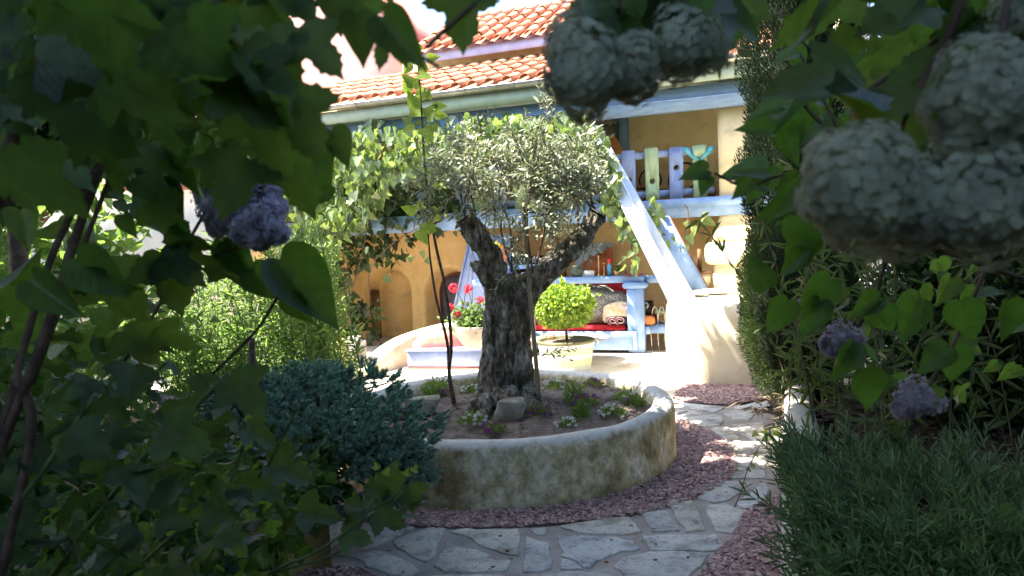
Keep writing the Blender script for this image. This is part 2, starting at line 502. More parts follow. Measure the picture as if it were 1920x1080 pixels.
P_red = M_leaf('geranium_petal', (.55, .01, .04), (.75, .02, .07), .3, (.8, .03, .08), .6, .2)

# ------------------------------------------------------------ leaf templates: base at origin, tip along +Y, face +Z
def fold_leaf(half, fold=.25, curl=.25, wave=0):
    """half: outline points (x>=0,y) from base to tip, both ends with x=0"""
    h = np.array(half, float)
    k = len(h)
    V = []
    V += [(x, y, fold * x - curl * y * y + wave * sin(y * 14) * x) for x, y in h]
    V += [(-x, y, fold * x - curl * y * y + wave * cos(y * 13) * x) for x, y in h[1:-1]]
    # spine points
    F = []
    if k <= 4:
        F.append(tuple(range(k))); L = [0] + list(range(k, k + k - 2)) + [k - 1]; F.append(tuple(reversed(L)))
        return np.array(V), F
    ns = 3
    base_i = len(V)
    ys = np.linspace(h[0][1], h[-1][1], ns + 2)[1:-1]
    V += [(0, y, -curl * y * y) for y in ys]
    sp = list(range(base_i, base_i + ns))
    F.append(tuple(range(k)) + tuple(reversed(sp)))
    L = [0] + list(range(k, k + k - 2)) + [k - 1]
    F.append(tuple(reversed(L)) + tuple(sp))
    return np.array(V), F
maple_half = [(0, .02), (.10, -.06), (.24, -.04), (.33, .05), (.41, .04), (.47, .14), (.56, .16), (.58, .25), (.70, .33), (.60, .37), (.58, .44), (.47, .43),
              (.40, .49), (.30, .47), (.27, .57), (.31, .63), (.27, .72), (.30, .80), (.20, .84), (.18, .93), (.08, .97), (0, 1.12)]
heart_half = [(0, .05), (.10, -.03), (.22, -.02), (.33, .08), (.40, .22), (.39, .38), (.32, .56), (.20, .76), (.08, .93), (0, 1.08)]
ivy_half = [(0, .05), (.14, -.08), (.32, -.06), (.44, .08), (.50, .20), (.36, .34), (.30, .50), (.22, .74), (0, 1.0)]
lance_half = [(0, 0), (.10, .3), (.085, .7), (0, 1)]
olive_half = [(0, 0), (.13, .35), (.12, .7), (0, 1)]
round_half = [(0, 0), (.28, .3), (.30, .65), (0, 1)]
T_maple = fold_leaf(maple_half, .28, .22, .10)
T_maple2 = fold_leaf([(x * .9, y) for x, y in maple_half], .55, .5, .16)
T_heart = fold_leaf(heart_half, .35, .30, .05)
T_heart2 = fold_leaf([(x * .85, y) for x, y in heart_half], .8, .1, .08)
T_maple3 = fold_leaf([(x * 1.05, y * .95) for x, y in maple_half], .1, .6, .24)
T_heart3 = fold_leaf([(x * 1.0, y * 1.05) for x, y in heart_half], .15, .65, .16)
T_ivy = fold_leaf(ivy_half, .22, .25)
T_ivy2 = fold_leaf([(x * .95, y) for x, y in heart_half], .22, .3)
T_lance = fold_leaf(lance_half, .4, .2)
T_olive = fold_leaf(olive_half, .4, .12)
T_round = fold_leaf(round_half, .3, .25)
T_blade = (np.array([(-.02, 0, 0), (.02, 0, 0), (.03, .45, .02), (-.03, .45, .02), (0, 1, -.12)]), [(0, 1, 2, 3), (3, 2, 4)])
T_needle = (np.array([(-.06, 0, 0), (.06, 0, 0), (0, 1, 0)]), [(0, 1, 2)])
T_spray = (np.array([(0, 0, 0), (.12, .3, .03), (.05, .62, 0), (0, 1, 0), (-.12, .5, .03), (-.06, .3, 0)]), [(0, 1, 2, 3, 4, 5)])
def petals(n, r=.5, inner=.12, cup=.15):
    V = [(0, 0, 0)]; F = []
    for k in range(n):
        a = 2 * pi * k / n
        for da, rr, z in ((-.42, .75, cup * .7), (-.2, 1, cup), (.2, 1, cup), (.42, .75, cup * .7)):
            t = a + da * 2 * pi / n * 1.1
            V.append((rr * r * cos(t), rr * r * sin(t), z * r * 2))
        b = 1 + 4 * k
        F.append((0, b, b + 1, b + 2, b + 3))
    return np.array(V), F
T_flor5 = petals(5)
T_flor4 = petals(4)

def unit(a):
    a = np.asarray(a, float)
    return a / (np.linalg.norm(a, axis=-1, keepdims=True) + 1e-9)
def frames(dirs, nrm):
    y = unit(dirs)
    x = unit(np.cross(y, nrm))
    z = np.cross(x, y)
    return np.stack([x, y, z], -1)          # columns
def scatter(T, P, R, S):
    V0, F0 = T
    P = np.asarray(P, float); N = len(P)
    S = np.broadcast_to(np.asarray(S, float), (N,))
    V = np.einsum('nij,kj->nki', R, V0) * S[:, None, None] + P[:, None, :]
    k = len(V0)
    fl = np.array([i for f in F0 for i in f], np.int64)
    tot = np.array([len(f) for f in F0], np.int32)
    loops = (fl[None, :] + (np.arange(N) * k)[:, None]).ravel().astype(np.int32)
    totals = np.tile(tot, N)
    starts = np.concatenate([[0], np.cumsum(totals)[:-1]]).astype(np.int32)
    return V.reshape(-1, 3), (loops, starts, totals)
def join_sc(lst):
    V = np.vstack([v for v, f in lst]); off = 0; lo = []; to = []
    for v, (l, s, t) in lst:
        lo.append(l + off); to.append(t); off += len(v)
    lo = np.concatenate(lo).astype(np.int32); to = np.concatenate(to).astype(np.int32)
    return V, (lo, np.concatenate([[0], np.cumsum(to)[:-1]]).astype(np.int32), to)
def rdir(n): return unit(rng.normal(size=(n, 3)))
def poly_px(poly, n):
    """n points evenly inside a picture-plane polygon"""
    P = np.array(poly, float); x0, y0 = P.min(0); x1, y1 = P.max(0)
    out = []
    while len(out) < n:
        q = rng.uniform((x0, y0), (x1, y1), (n * 2, 2))
        ins = np.zeros(len(q), bool); j = len(P) - 1
        for i in range(len(P)):
            c = ((P[i, 1] > q[:, 1]) != (P[j, 1] > q[:, 1])) & (q[:, 0] < (P[j, 0] - P[i, 0]) * (q[:, 1] - P[i, 1]) / (P[j, 1] - P[i, 1] + 1e-9) + P[i, 0])
            ins ^= c; j = i
        out += list(q[ins])
    return np.array(out[:n])
def atv(q, Y):
    return np.array([at(x, y, yy) for (x, y), yy in zip(q, np.broadcast_to(Y, (len(q),)))])
def rot_from(M):
    return Matrix([[float(M[i][j]) for j in range(3)] for i in range(3)])
_leafcache = {}
def leaf_obj(root, name, T, key, mat, P, R, s, label=None):
    """one leaf as its own object; alike leaves share mesh data"""
    kk = (key, mat.name)
    if kk not in _leafcache:
        me = mesh_from('leaf', T[0], T[1], mat, True)
        at_ = me.attributes.new('leafco', 'FLOAT_VECTOR', 'POINT')
        at_.data.foreach_set('vector', np.column_stack([T[0][:, 0], T[0][:, 1], np.ones(len(T[0]))]).astype(np.float32).ravel())
        _leafcache[kk] = me
    o = link(name, _leafcache[kk]); o.parent = root
    M = rot_from(R).to_4x4()
    ra = root.rotation_euler.z
    Mr = Matrix.Translation(root.location) @ Matrix.Rotation(ra, 4, 'Z')
    W = Matrix.Translation([float(c) for c in P]) @ M @ Matrix.Scale(float(s), 4)
    o.matrix_local = Mr.inverted() @ W
    if label: o['label'] = label
    return o
def px_path(pts):
    return [at(x, y, Y) for x, y, Y in pts]
def smooth_path(P, n=6):
    P = np.asarray(P, float); out = []
    Q = np.vstack([2 * P[0] - P[1], P, 2 * P[-1] - P[-2]])
    for i in range(1, len(Q) - 2):
        for t in np.linspace(0, 1, n, endpoint=False):
            a, b, c, d = Q[i - 1], Q[i], Q[i + 1], Q[i + 2]
            out.append(.5 * ((2 * b) + (c - a) * t + (2 * a - 5 * b + 4 * c - d) * t * t + (-a + 3 * b - 3 * c + d) * t ** 3))
    out.append(P[-1])
    return np.array(out)
#==PART2==
# ============================================================ GROUND
PC = np.array([-0.10, 6.0]); PR = 1.44; PH = 0.43
def sheet(poly, z, name, mat, kind='structure'):
    g = G(); g.add([(p[0], p[1], z) for p in poly], [tuple(range(len(poly)))])
    return struct(name, g, mat)
def gdisc(c, r0, r1, a0, a1, z, n=64, f=None):
    g = G(); V = []
    for k in range(n + 1):
        t = a0 + (a1 - a0) * k / n
        ro = r1 if f is None else f(t)
        V += [(c[0] + r0 * cos(t), c[1] + r0 * sin(t), z), (c[0] + ro * cos(t), c[1] + ro * sin(t), z)]
    g.add(V, [(2 * k, 2 * k + 1, 2 * k + 3, 2 * k + 2) for k in range(n)])
    return g
# uneven garden earth, one sheet to the horizon
g = G(); N = 60
xs = np.sign(np.linspace(-1, 1, N)) * np.abs(np.linspace(-1, 1, N)) ** 2.5 * 120
V = [(x, y + 6, -.012) for y in xs for x in xs]
g.add(V, [(j * N + i, j * N + i + 1, (j + 1) * N + i + 1, (j + 1) * N + i) for j in range(N - 1) for i in range(N - 1)])
struct('ground', g, earth)
# path of mortar round the planter
ROUT = 2.75
path_o = struct('path', gdisc(PC, 1.3, ROUT, -pi, pi, .0, 96), mortar)
# courtyard floor in front of the house
sheet([(-4.2, 9.0), (-2.6, 7.9), (-.9, 7.55), (.6, 7.5), (1.5, 7.45), (1.85, 7.8), (2.2, 8.6), (6.5, 7.6), (7.5, 12.0), (-7, 16.6), (-7, 11)], .004, 'courtyard_floor', floorm)
# gravel ring
def gring(t):
    # outer edge of the bark chips
    return 1.74 + .12 * max(0, cos(t - .1)) - .05 * sin(3 * t)
struct('gravel_bed', gdisc(PC, 1.3, 1.7, -pi * .95, pi * .32, .008, 90, gring), gravelb)
gp2 = [tuple(gr(x, y)[:2]) for x, y in ((1445, 935), (1400, 960), (1370, 1010), (1325, 1062), (1290, 1110), (1200, 1300), (1500, 1300), (1500, 935))]
sheet(gp2, .008, 'gravel_bed', gravelb)
gp3 = [tuple(gr(x, y)[:2]) for x, y in ((1262, 747), (1290, 756), (1360, 762), (1425, 752), (1450, 735), (1440, 700), (1290, 722), (1268, 735))]
sheet(gp3, .012, 'gravel_bed', gravelb)
gp4 = [tuple(gr(x, y)[:2]) for x, y in ((620, 1062), (680, 1068), (740, 1100), (700, 1200), (560, 1200), (560, 1062))]
sheet(gp4, .008, 'gravel_bed', gravelb)
# chips: countless, one object of stuff
def chips(P, size, rngs):
    n = len(P)
    T = (np.array([(-.5, -.22, 0), (.45, -.3, .02), (.5, .2, 0), (-.4, .28, .03), (-.1, 0, .26), (.15, -.02, .22)]),
         [(0, 1, 5, 4), (1, 2, 5), (2, 3, 4, 5), (3, 0, 4)])
    az = rng.uniform(0, 2 * pi, n)
    d = np.stack([cos_(az), sin_(az), rng.uniform(-.35, .35, n)], 1)
    nr = unit(np.stack([rng.normal(0, .35, n), rng.normal(0, .35, n), np.ones(n)], 1))
    R = frames(d, nr)
    R = R[:, :, [1, 0, 2]] * np.array([1, -1, 1])
    return scatter(T, P, R, rng.uniform(*rngs, n) * size)
cos_, sin_ = np.cos, np.sin
n = 17000
t = rng.uniform(-pi * .95, pi * .32, n)
rr = 1.45 + (np.array([gring(a) for a in t]) - 1.44 + .02) * rng.uniform(0, 1, n)
P1 = np.stack([PC[0] + rr * cos_(t), PC[1] + rr * sin_(t), rng.uniform(.007, .025, n)], 1)
def poly_xy(poly, n, z0=.004, z1=.02):
    q = poly_px(poly, n); return np.column_stack([q, rng.uniform(z0, z1, n)])
P2 = poly_xy(gp2, 6500); P3 = poly_xy(gp3, 3500, .012, .026); P4 = poly_xy(gp4, 1500)
PP = np.vstack([P1, P2, P3, P4])
part(None, 'bark_chips', chips(PP, .026, (.55, 1.5)), chipm, kind='stuff')

# flagstones, traced one by one; each its own object
def tr(pts, ox, oy, k): return [(ox + k * x, oy + k * y) for x, y in pts]
A = lambda p: tr(p, 620, 940, .2292)
B = lambda p: tr(p, 1040, 860, .2292)
D = lambda p: tr(p, 1230, 700, .1852)
stones = [A([(330, 170), (560, 165), (690, 205), (560, 275), (430, 330), (300, 385), (230, 385), (240, 300)]),
 A([(50, 200), (135, 190), (150, 280), (50, 300)]), A([(50, 330), (150, 350), (150, 440), (55, 440)]),
 A([(770, 215), (880, 195), (940, 215), (900, 290), (850, 440), (780, 490), (640, 425), (520, 350), (520, 310), (700, 250)]),
 A([(970, 240), (1050, 222), (1530, 215), (1545, 260), (1540, 440), (1350, 395), (1200, 340), (1080, 270)]),
 A([(950, 330), (1080, 370), (1200, 390), (1480, 480), (1440, 560), (1300, 570), (930, 570), (840, 520), (890, 430)]),
 A([(370, 395), (480, 425), (520, 445), (640, 495), (750, 570), (620, 600), (500, 600), (350, 540), (180, 450)]),
 A([(1600, 280), (1780, 330), (1790, 440), (1810, 540), (1700, 570), (1575, 570), (1590, 400)]),
 A([(1620, 225), (1770, 210), (1760, 270), (1680, 265)]), A([(840, 605), (1200, 595), (1450, 610), (1420, 760), (800, 760), (700, 640)]),
 A([(1740, 590), (1920, 565), (2200, 570), (2340, 620), (2300, 760), (1600, 760), (1620, 640)]),
 B([(40, 550), (300, 500), (480, 470), (600, 475), (660, 520), (715, 590), (640, 605), (400, 612), (200, 600)]),
 B([(30, 620), (500, 635), (640, 665), (700, 725), (500, 770), (330, 835), (290, 885), (230, 880), (180, 830), (50, 790)]),
 B([(60, 810), (200, 860), (230, 893), (50, 895)]), B([(790, 370), (870, 362), (925, 400), (740, 410)]),
 B([(680, 425), (930, 420), (980, 510), (1020, 580), (800, 585), (740, 490)]),
 B([(930, 330), (1110, 315), (1160, 390), (1200, 480), (1235, 575), (1080, 595), (1020, 520), (950, 400)]),
 B([(1110, 270), (1200, 200), (1330, 175), (1480, 185), (1620, 190), (1520, 260), (1430, 330), (1300, 355), (1180, 320)]),
 B([(1230, 380), (1400, 360), (1480, 400), (1600, 420), (1600, 480), (1520, 560), (1450, 605), (1310, 580), (1290, 540), (1240, 440)]),
 B([(1480, 360), (1600, 270), (1680, 195), (1730, 195), (1740, 300), (1620, 400), (1540, 400)]),
 B([(720, 620), (1320, 612), (1350, 660), (1390, 690), (1330, 740), (1200, 750), (780, 735)]),
 B([(480, 880), (560, 800), (780, 755), (1000, 750), (1265, 770), (1200, 870), (1100, 950), (1000, 1040), (700, 1010)]),
 B([(1330, 110), (1450, 60), (1720, 90), (1730, 155), (1500, 155), (1310, 140)]), B([(1440, 10), (1560, 0), (1640, 70), (1500, 50)]),
 D([(225, 310), (270, 292), (690, 345), (640, 375), (590, 395), (400, 360)]),
 D([(200, 420), (370, 370), (600, 405), (670, 430), (680, 480), (650, 515), (560, 530), (380, 530), (330, 480), (210, 475)]),
 D([(550, 560), (720, 535), (795, 598), (650, 632)]), D([(655, 640), (800, 608), (840, 645), (700, 670)]),
 D([(690, 400), (780, 370), (960, 365), (1010, 400), (950, 465), (780, 460)]), D([(800, 335), (1000, 290), (1110, 270), (1160, 320), (1000, 355), (800, 360)]),
 D([(760, 520), (900, 495), (1080, 490), (1090, 508), (860, 535)]), D([(810, 560), (960, 527), (1090, 520), (1100, 580), (870, 585)]),
 D([(870, 610), (1000, 600), (1100, 610), (1150, 650), (1000, 675), (920, 645)]), D([(770, 680), (860, 680), (855, 702), (810, 706)]),
 D([(800, 716), (890, 715), (900, 760), (870, 790), (810, 785)]), D([(980, 710), (1150, 685), (1160, 790), (1060, 795), (975, 790)]),
 D([(750, 860), (850, 850), (900, 880), (1000, 940), (880, 930), (760, 915)]), D([(940, 830), (1110, 810), (1110, 960), (1060, 960)]),
 D([(205, 362), (320, 375), (210, 410)])]
def stone_geo(P2, z0, th):
    """outline roughened, edge broken, top uneven"""
    P = np.array(P2, float); out = []
    for i in range(len(P)):
        a, b = P[i], P[(i + 1) % len(P)]
        L = np.linalg.norm(b - a); m = max(1, int(L / .05))
        nrm = np.array([b[1] - a[1], a[0] - b[0]]) / (L + 1e-9)
        for k in range(m):
            t = k / m
            q = a + (b - a) * t
            if k: q = q + nrm * rng.normal(0, .0075)
            out.append(q)
    O = np.array(out); c = O.mean(0)
    n = len(O)
    ins = c + (O - c) * (1 - .008 / (np.linalg.norm(O - c, axis=1)[:, None] + .01))
    g = G()
    hz = rng.uniform(-.002, .003)
    V = [(x, y, z0) for x, y in O] + [(x, y, z0 + th * .75 + rng.normal(0, .0006)) for x, y in O] + [(x, y, z0 + th + hz) for x, y in ins]
    F = [(i, (i + 1) % n, n + (i + 1) % n, n + i) for i in range(n)] + [(n + i, n + (i + 1) % n, 2 * n + (i + 1) % n, 2 * n + i) for i in range(n)]
    F.append(tuple(range(2 * n, 3 * n)))
    return g.add(V, F)
for s in stones:
    W = [gr(x, y, .012)[:2] for x, y in s]
    W = W[::-1]
    area = sum(W[i][0] * W[(i + 1) % len(W)][1] - W[(i + 1) % len(W)][0] * W[i][1] for i in range(len(W)))
    if area < 0: W = W[::-1]
    part(path_o, 'flagstone', stone_geo(W, -.004, .0155), flagm)
for k in range(14):       # the stones that go on round the far left side of the ring
    t0 = pi * (.62 + .052 * k); r0 = 1.95 if k % 2 else 1.9; t1 = t0 + .14
    part(path_o, 'flagstone', stone_geo([(PC[0] + r * cos(t), PC[1] + r * sin(t)) for t, r in ((t0, r0), (t0 + .02, 2.45), (t1, 2.62), (t1 - .01, 1.93))][::-1], -.004, .016), flagm)
# pebbles fallen on the path
g = G()
for x, y in ((938, 1005), (951, 1033), (924, 1063), (1183, 986), (1229, 1050), (1137, 1054), (1290, 1045)):
    p = gr(x, y, .014)
    g.lathe([(0, .007), (.005, .006), (.008, 0), (.006, -.003)], p, 5, random.uniform(1.2, 2), .7)
part(None, 'pebbles', g, brownw, kind='stuff')

n = 70
tq = rng.uniform(-pi * .75, pi * .1, n); rq = rng.uniform(1.8, 2.5, n)
Pq = np.stack([PC[0] + rq * cos_(tq), PC[1] + rq * sin_(tq), np.full(n, .013)], 1)
aq = rng.uniform(0, 2 * pi, n)
part(None, 'fallen_leaves', scatter(T_round, Pq, frames(np.stack([cos_(aq), sin_(aq), np.zeros(n)], 1), rdir(n) * .3 + (0, 0, 1)), rng.uniform(.012, .04, n)), M_rough('dead_leaf', (.16, .10, .05), (.34, .24, .12), 9, .9, varpc=.4), kind='stuff')
# ============================================================ ROUND PLANTER
pl = thing('round_planter', 'large round raised planter of stained lime plaster with a pale rim', 'planter', (PC[0], PC[1], 0))
g = G(); nA = 180
prof = [(PR + .015, -.01), (PR + .012, .03), (PR, .09), (PR, .18), (PR + .003, .28), (PR, .36), (PR - .004, .405), (PR - .03, .445), (PR - .075, .463), (PR - .13, .458), (PR - .17, .43), (PR - .188, .38), (PR - .188, .28)]
V = []
for k in range(nA):
    t = 2 * pi * k / nA
    for i, (r, z) in enumerate(prof):
        w = .016 * noise.noise(Vector((cos(t) * 2.2, sin(t) * 2.2, z * 2))) + .007 * noise.noise(Vector((cos(t) * 7, sin(t) * 7, z * 9)))
        zz = z + (.012 * noise.noise(Vector((cos(t) * 3, sin(t) * 3, 5))) if i > 4 else 0)
        V.append((PC[0] + (r + w) * cos(t), PC[1] + (r + w) * sin(t), zz))
m = len(prof)
F = [(k * m + i, ((k + 1) % nA) * m + i, ((k + 1) % nA) * m + i + 1, k * m + i + 1) for k in range(nA) for i in range(m - 1)]
g.add(V, F)
part(pl, 'wall', g, planter_m, smooth=True)
g = G(); V = [(PC[0], PC[1], .39)]; nr_, na = 46, 150
for i in range(1, nr_ + 1):
    for k in range(na):
        r = (PR - .16) * i / nr_; t = 2 * pi * k / na
        x, y = PC[0] + r * cos(t), PC[1] + r * sin(t)
        z = .365 + .035 * noise.noise(Vector((x * 2.3, y * 2.3, 0))) + .025 * noise.noise(Vector((x * 8, y * 8, 3))) + .012 * noise.noise(Vector((x * 22, y * 22, 3)))
        z += .05 * max(0, 1 - math.hypot(x + .02, y - 6.3) / .6)
        V.append((x, y, z))
F = [(0, 1 + k, 1 + (k + 1) % na) for k in range(na)]
F += [(1 + (i - 1) * na + k, 1 + i * na + k, 1 + i * na + (k + 1) % na, 1 + (i - 1) * na + (k + 1) % na) for i in range(1, nr_) for k in range(na)]
g.add(V, F)
part(pl, 'soil', g, soil, smooth=True)
# clods
n = 1800
rr = (PR - .2) * np.sqrt(rng.uniform(0, 1, n)); t = rng.uniform(0, 2 * pi, n)
Pc = np.stack([PC[0] + rr * cos_(t), PC[1] + rr * sin_(t), np.full(n, .375)], 1)
for p in Pc:
    p[2] = .368 + .035 * noise.noise(Vector((p[0] * 2.3, p[1] * 2.3, 0))) + .025 * noise.noise(Vector((p[0] * 8, p[1] * 8, 3))) + .05 * max(0, 1 - math.hypot(p[0] + .02, p[1] - 6.3) / .6)
part(pl, 'soil_clods', chips(Pc, .03, (.3, 1.3)), soil, kind='stuff')

# ============================================================ HOUSE
hs = hthing('house', 'ochre courtyard house with blue beams, arched niches and terracotta tiled roofs', 'house', 0, 0, 0)
# ground floor wall with two arched niches (a displaced grid keeps their soft plaster edges)
UA0, UA1 = -5.2, 6.0
nu, nz = 300, 80
def arch(u, z, uc, w, zt):
    zs = zt - w
    r = math.hypot(u - uc, max(0, z - zs)) if z > zs else abs(u - uc)
    return r - w      # negative inside
g = G(); V = []
for j in range(nz + 1):
    z = -.3 + 2.75 * j / nz
    for i in range(nu + 1):
        u = UA0 + (UA1 - UA0) * i / nu
        d = 1.1 + .03 * noise.noise(Vector((u * .9, z * .9, 0))) + .008 * noise.noise(Vector((u * 4, z * 4, 0)))
        for uc, w, zt, dep in ((-3.1, .50, 1.46, .42), (-1.72, .52, 1.42, .40)):
            s = arch(u, z, uc, w, zt)
            k = min(1, max(0, (.05 - s) / .17)); k = k * k * (3 - 2 * k)
            d += dep * k
        V.append((u, d, z))
g.add(V, [(j * (nu + 1) + i, j * (nu + 1) + i + 1, (j + 1) * (nu + 1) + i + 1, (j + 1) * (nu + 1) + i) for j in range(nz) for i in range(nu)])
part(hs, 'wall', g, ochre, 'H', smooth=True)
# door leaf in the right niche: dark grey panel in a red-brown frame
def arch_poly(uc, w, zt, z0, d, n=14):
    zs = zt - w
    return [(uc - w, d, z0)] + [(uc - w * cos(pi * k / n), d, zs + w * sin(pi * k / n)) for k in range(n + 1)] + [(uc + w, d, z0)]
g = G().prism(arch_poly(-1.66, .37, 1.30, -.25, 1.40), (0, .06, 0)); part(hs, 'door', g, darkpanel, 'H')
g = G()
po = arch_poly(-1.66, .37, 1.30, -.25, 1.37)
g.tube(po, .022, 6); part(hs, 'door_frame', g, redbrown, 'H', True)
g = G().box(-3.56, -3.36, 1.2, 1.26, -.2, 1.02, .01); part(hs, 'shutter', g, brownw, 'H')
# end wall of the recess, left, and right flank
g = G().box(-5.35, -5.15, -1.2, 2.8, -.3, 5.3, .03); part(hs, 'side_wall', g, ochre, 'H')
g = G().box(5.4, 5.6, -.6, 6, -.3, 5.5, .03); part(hs, 'side_wall', g, cream, 'H')
# deck
g = G().box(-5.1, 5.4, .22, 1.6, 2.30, 2.42); part(hs, 'deck', g, brownw, 'H')
g = G().box(-5.1, 5.4, .08, .22, 2.14, 2.45, .012); part(hs, 'deck_beam', g, blue, 'H')
g = G()
g.box(1.9, 5.3, .03, .08, 2.30, 2.44, .006)
part(hs, 'beam_board', g, blue, 'H')
u0 = hp(1243, 403, -.2)[0]
g = G().lathe([(0, 0), (.045, .0), (.05, .03), (.03, .06), (.045, .09), (0, .1)], (0, 0, 0), 12)
V = g.arr(); g2 = G(); g2.add(np.stack([V[:, 0] + u0, -.22 - V[:, 2], V[:, 1] + 2.2], 1), g.F); part(hs, 'beam_peg', g2, brownw, 'H', True)
for uu in (-4.2, 4.6):
    g = G().box(uu - .09, uu + .09, .1, .28, -.2, 2.14, .01); part(hs, 'post', g, blue, 'H')
# upper storey
g = G().box(-5.15, 5.4, 1.6, 1.75, 2.42, 4.9); part(hs, 'upper_wall', g, ochre_up, 'H')
g = G().box(1.74, 1.90, 1.42, 1.6, 2.42, 4.6, .01); part(hs, 'post', g, beam_blue, 'H')
g = G().box(.55, 1.74, 1.52, 1.6, 2.42, 4.5, .01); part(hs, 'window', g, M_rough('dim_window', (.16, .15, .13), (.24, .22, .19), 2, .3), 'H')
g = G()
vs = [(1.0, 1.50, 4.3)] + [(1.0 + .74 * k / 12, 1.50, 4.02 - (.05 if k % 2 else 0)) for k in range(13)] + [(1.74, 1.50, 4.3)]
g.prism(vs, (0, .01, 0)); part(hs, 'curtain', g, M_rough('scalloped_cloth', (.20, .21, .15), (.28, .28, .2), 8, .9), 'H')
g = G().box(-5.2, 5.4, -.08, .14, 3.84, 4.20, .015); part(hs, 'top_beam', g, beam_blue, 'H')
g = G().box(-5.2, 5.4, -.105, -.08, 4.00, 4.012); part(hs, 'beam_moulding', g, blue, 'H')
g = G().box(-5.2, 5.4, -.30, -.26, 4.20, 4.43, .006); part(hs, 'fascia', g, fasciag, 'H')
g = G().box(-5.2, 5.4, -.26, 1.6, 4.32, 4.37); part(hs, 'eave_soffit', g, fasciag, 'H')
# gutter: half round
g = G(); V = []; nseg = 9
us = np.linspace(-5.3, 5.3, 41)
for u in us:
    for k in range(nseg + 1):
        a = pi + pi * k / nseg
        V.append((u, -.375 + .075 * cos(a), 4.495 + .075 * sin(a) - .0004 * (u + 5)))
    for k in range(nseg, -1, -1):
        a = pi + pi * k / nseg
        V.append((u, -.375 + .068 * cos(a), 4.497 + .068 * sin(a) - .0004 * (u + 5)))
mm = 2 * (nseg + 1)
g.add(V, [(i * mm + k, i * mm + (k + 1) % mm, (i + 1) * mm + (k + 1) % mm, (i + 1) * mm + k) for i in range(len(us) - 1) for k in range(mm)])
g.tube([(u, -.455, 4.497) for u in us], .011, 6)
gut = part(hs, 'gutter', g, zinc, 'H', True)
for px in (535, 668, 873, 964, 1090, 1370):
    u = hp(px, 170, -.4)[0]
    g = G().tube([(u, -.30, 4.47)] + [(u, -.375 + .083 * cos(pi + pi * k / 8), 4.495 + .083 * sin(pi + pi * k / 8)) for k in range(8, -1, -1)] + [(u, -.465, 4.52)], .009, 5)
    o = part(gut, 'bracket', g, zinc, 'W' if False else 'H', True)
# roofs
def tile_mesh(L, r0, r1):
    n = 8; V = []
    for yy, r in ((0, r0), (L, r1)):
        for k in range(n + 1):
            a = pi * k / n; V.append((r * cos(a), yy, r * sin(a) * .95))
        for k in range(n, -1, -1):
            a = pi * k / n; V.append(((r - .016) * cos(a), yy, (r - .016) * sin(a) * .95))
    m = 2 * (n + 1)
    F = [(k, (k + 1) % m, m + (k + 1) % m, m + k) for k in range(m)]
    F += [(k, k + 1, m - 2 - k, m - 1 - k)[::-1] for k in range(n)]
    F += [tuple(m + q for q in (k, k + 1, m - 2 - k, m - 1 - k)) for k in range(n)]
    return mesh_from('roof_tile', V, F, tilem, True)
def roof(name, ua, ub, d0, z0, d1, z1, rows, sp, skip=None):
    L = math.hypot(d1 - d0, z1 - z0); pitch = math.atan2(z1 - z0, d1 - d0)
    g = G(); cols = int(round((ub - ua) / sp))
    # channel layer under the cover tiles
    V = []; K = cols * 6
    for k in range(K + 1):
        u = ua + (ub - ua) * k / K; ph = 2 * pi * (u - ua) / sp
        for dd, zz in ((d0 - .02, z0), (d1, z1)):
            V.append((u, dd, zz - .035 + .03 * cos(ph)))
    g.add(V, [(2 * k, 2 * k + 2, 2 * k + 3, 2 * k + 1) for k in range(K)])
    rf = part(hs, name, g, tilepan, 'H', True)
    rl = L / rows
    me = tile_mesh(rl * 1.16, sp * .33, sp * .27)
    for i in range(cols):
        u = ua + (i + .5) * sp
        for j in range(rows):
            s = j * rl
            o = link('roof_tile', me); o.parent = rf
            o.location = (u + random.uniform(-.012, .012), d0 - .03 + s * cos(pitch), z0 - .005 + s * sin(pitch) + .012)
            o.rotation_euler = (pitch - .03 + random.uniform(-.01, .01), random.uniform(-.03, .03), random.uniform(-.025, .025))
    return rf
roof('lower_roof', -4.6, 4.7, -.38, 4.54, 2.5, 5.68, 5, .31)
g = G().box(-3.2, 5.4, 2.5, 2.7, 5.3, 6.2); part(hs, 'gable_wall', g, ochre_up, 'H')
g = G().box(-2.75, 5.4, 2.17, 2.22, 5.80, 6.05, .005); part(hs, 'upper_fascia', g, lav, 'H')
g = G().box(-2.75, 5.4, 2.22, 2.7, 6.0, 6.05); part(hs, 'upper_soffit', g, fasciag, 'H')
roof('upper_roof', -2.85, 5.2, 2.08, 6.02, 4.9, 7.55, 5, .32)
g = G()
g.lathe([(0, 0), (.14, .0), (.15, .3), (.13, .34), (0, .36)], (hp(1050, 12, 4.6)[0], 4.7, 7.5), 14)
part(hs, 'roof_vent', g, whitem, 'H', True)

# ---- neighbouring pink house
nb = hthing('pink_house', 'tall pink rendered house with a dark red roof verge behind the lower tiled roof', 'house', -6, 3, 0)
vz = lambda u: 7.27 - (u + 3.6) * (7.27 - 6.52) / (3.6 - 2.79)
g = G().prism([(-14, 2.75, 0), (-3.0, 2.75, 0), (-3.0, 2.75, 6.55), (-5.2, 2.75, vz(-5.2)), (-14, 2.75, vz(-5.2))], (0, 8, 0)); part(nb, 'wall', g, pink, 'H')
g = G().prism([(-2.92, 2.70, 6.42), (-2.92, 2.70, 6.58), (-5.2, 2.70, vz(-5.2) + .14), (-5.2, 2.70, vz(-5.2) - .05)], (0, 8, 0)); part(nb, 'roof_verge', g, M_rough('red_verge', (.45, .14, .11), (.55, .2, .16), 5, .8), 'H')

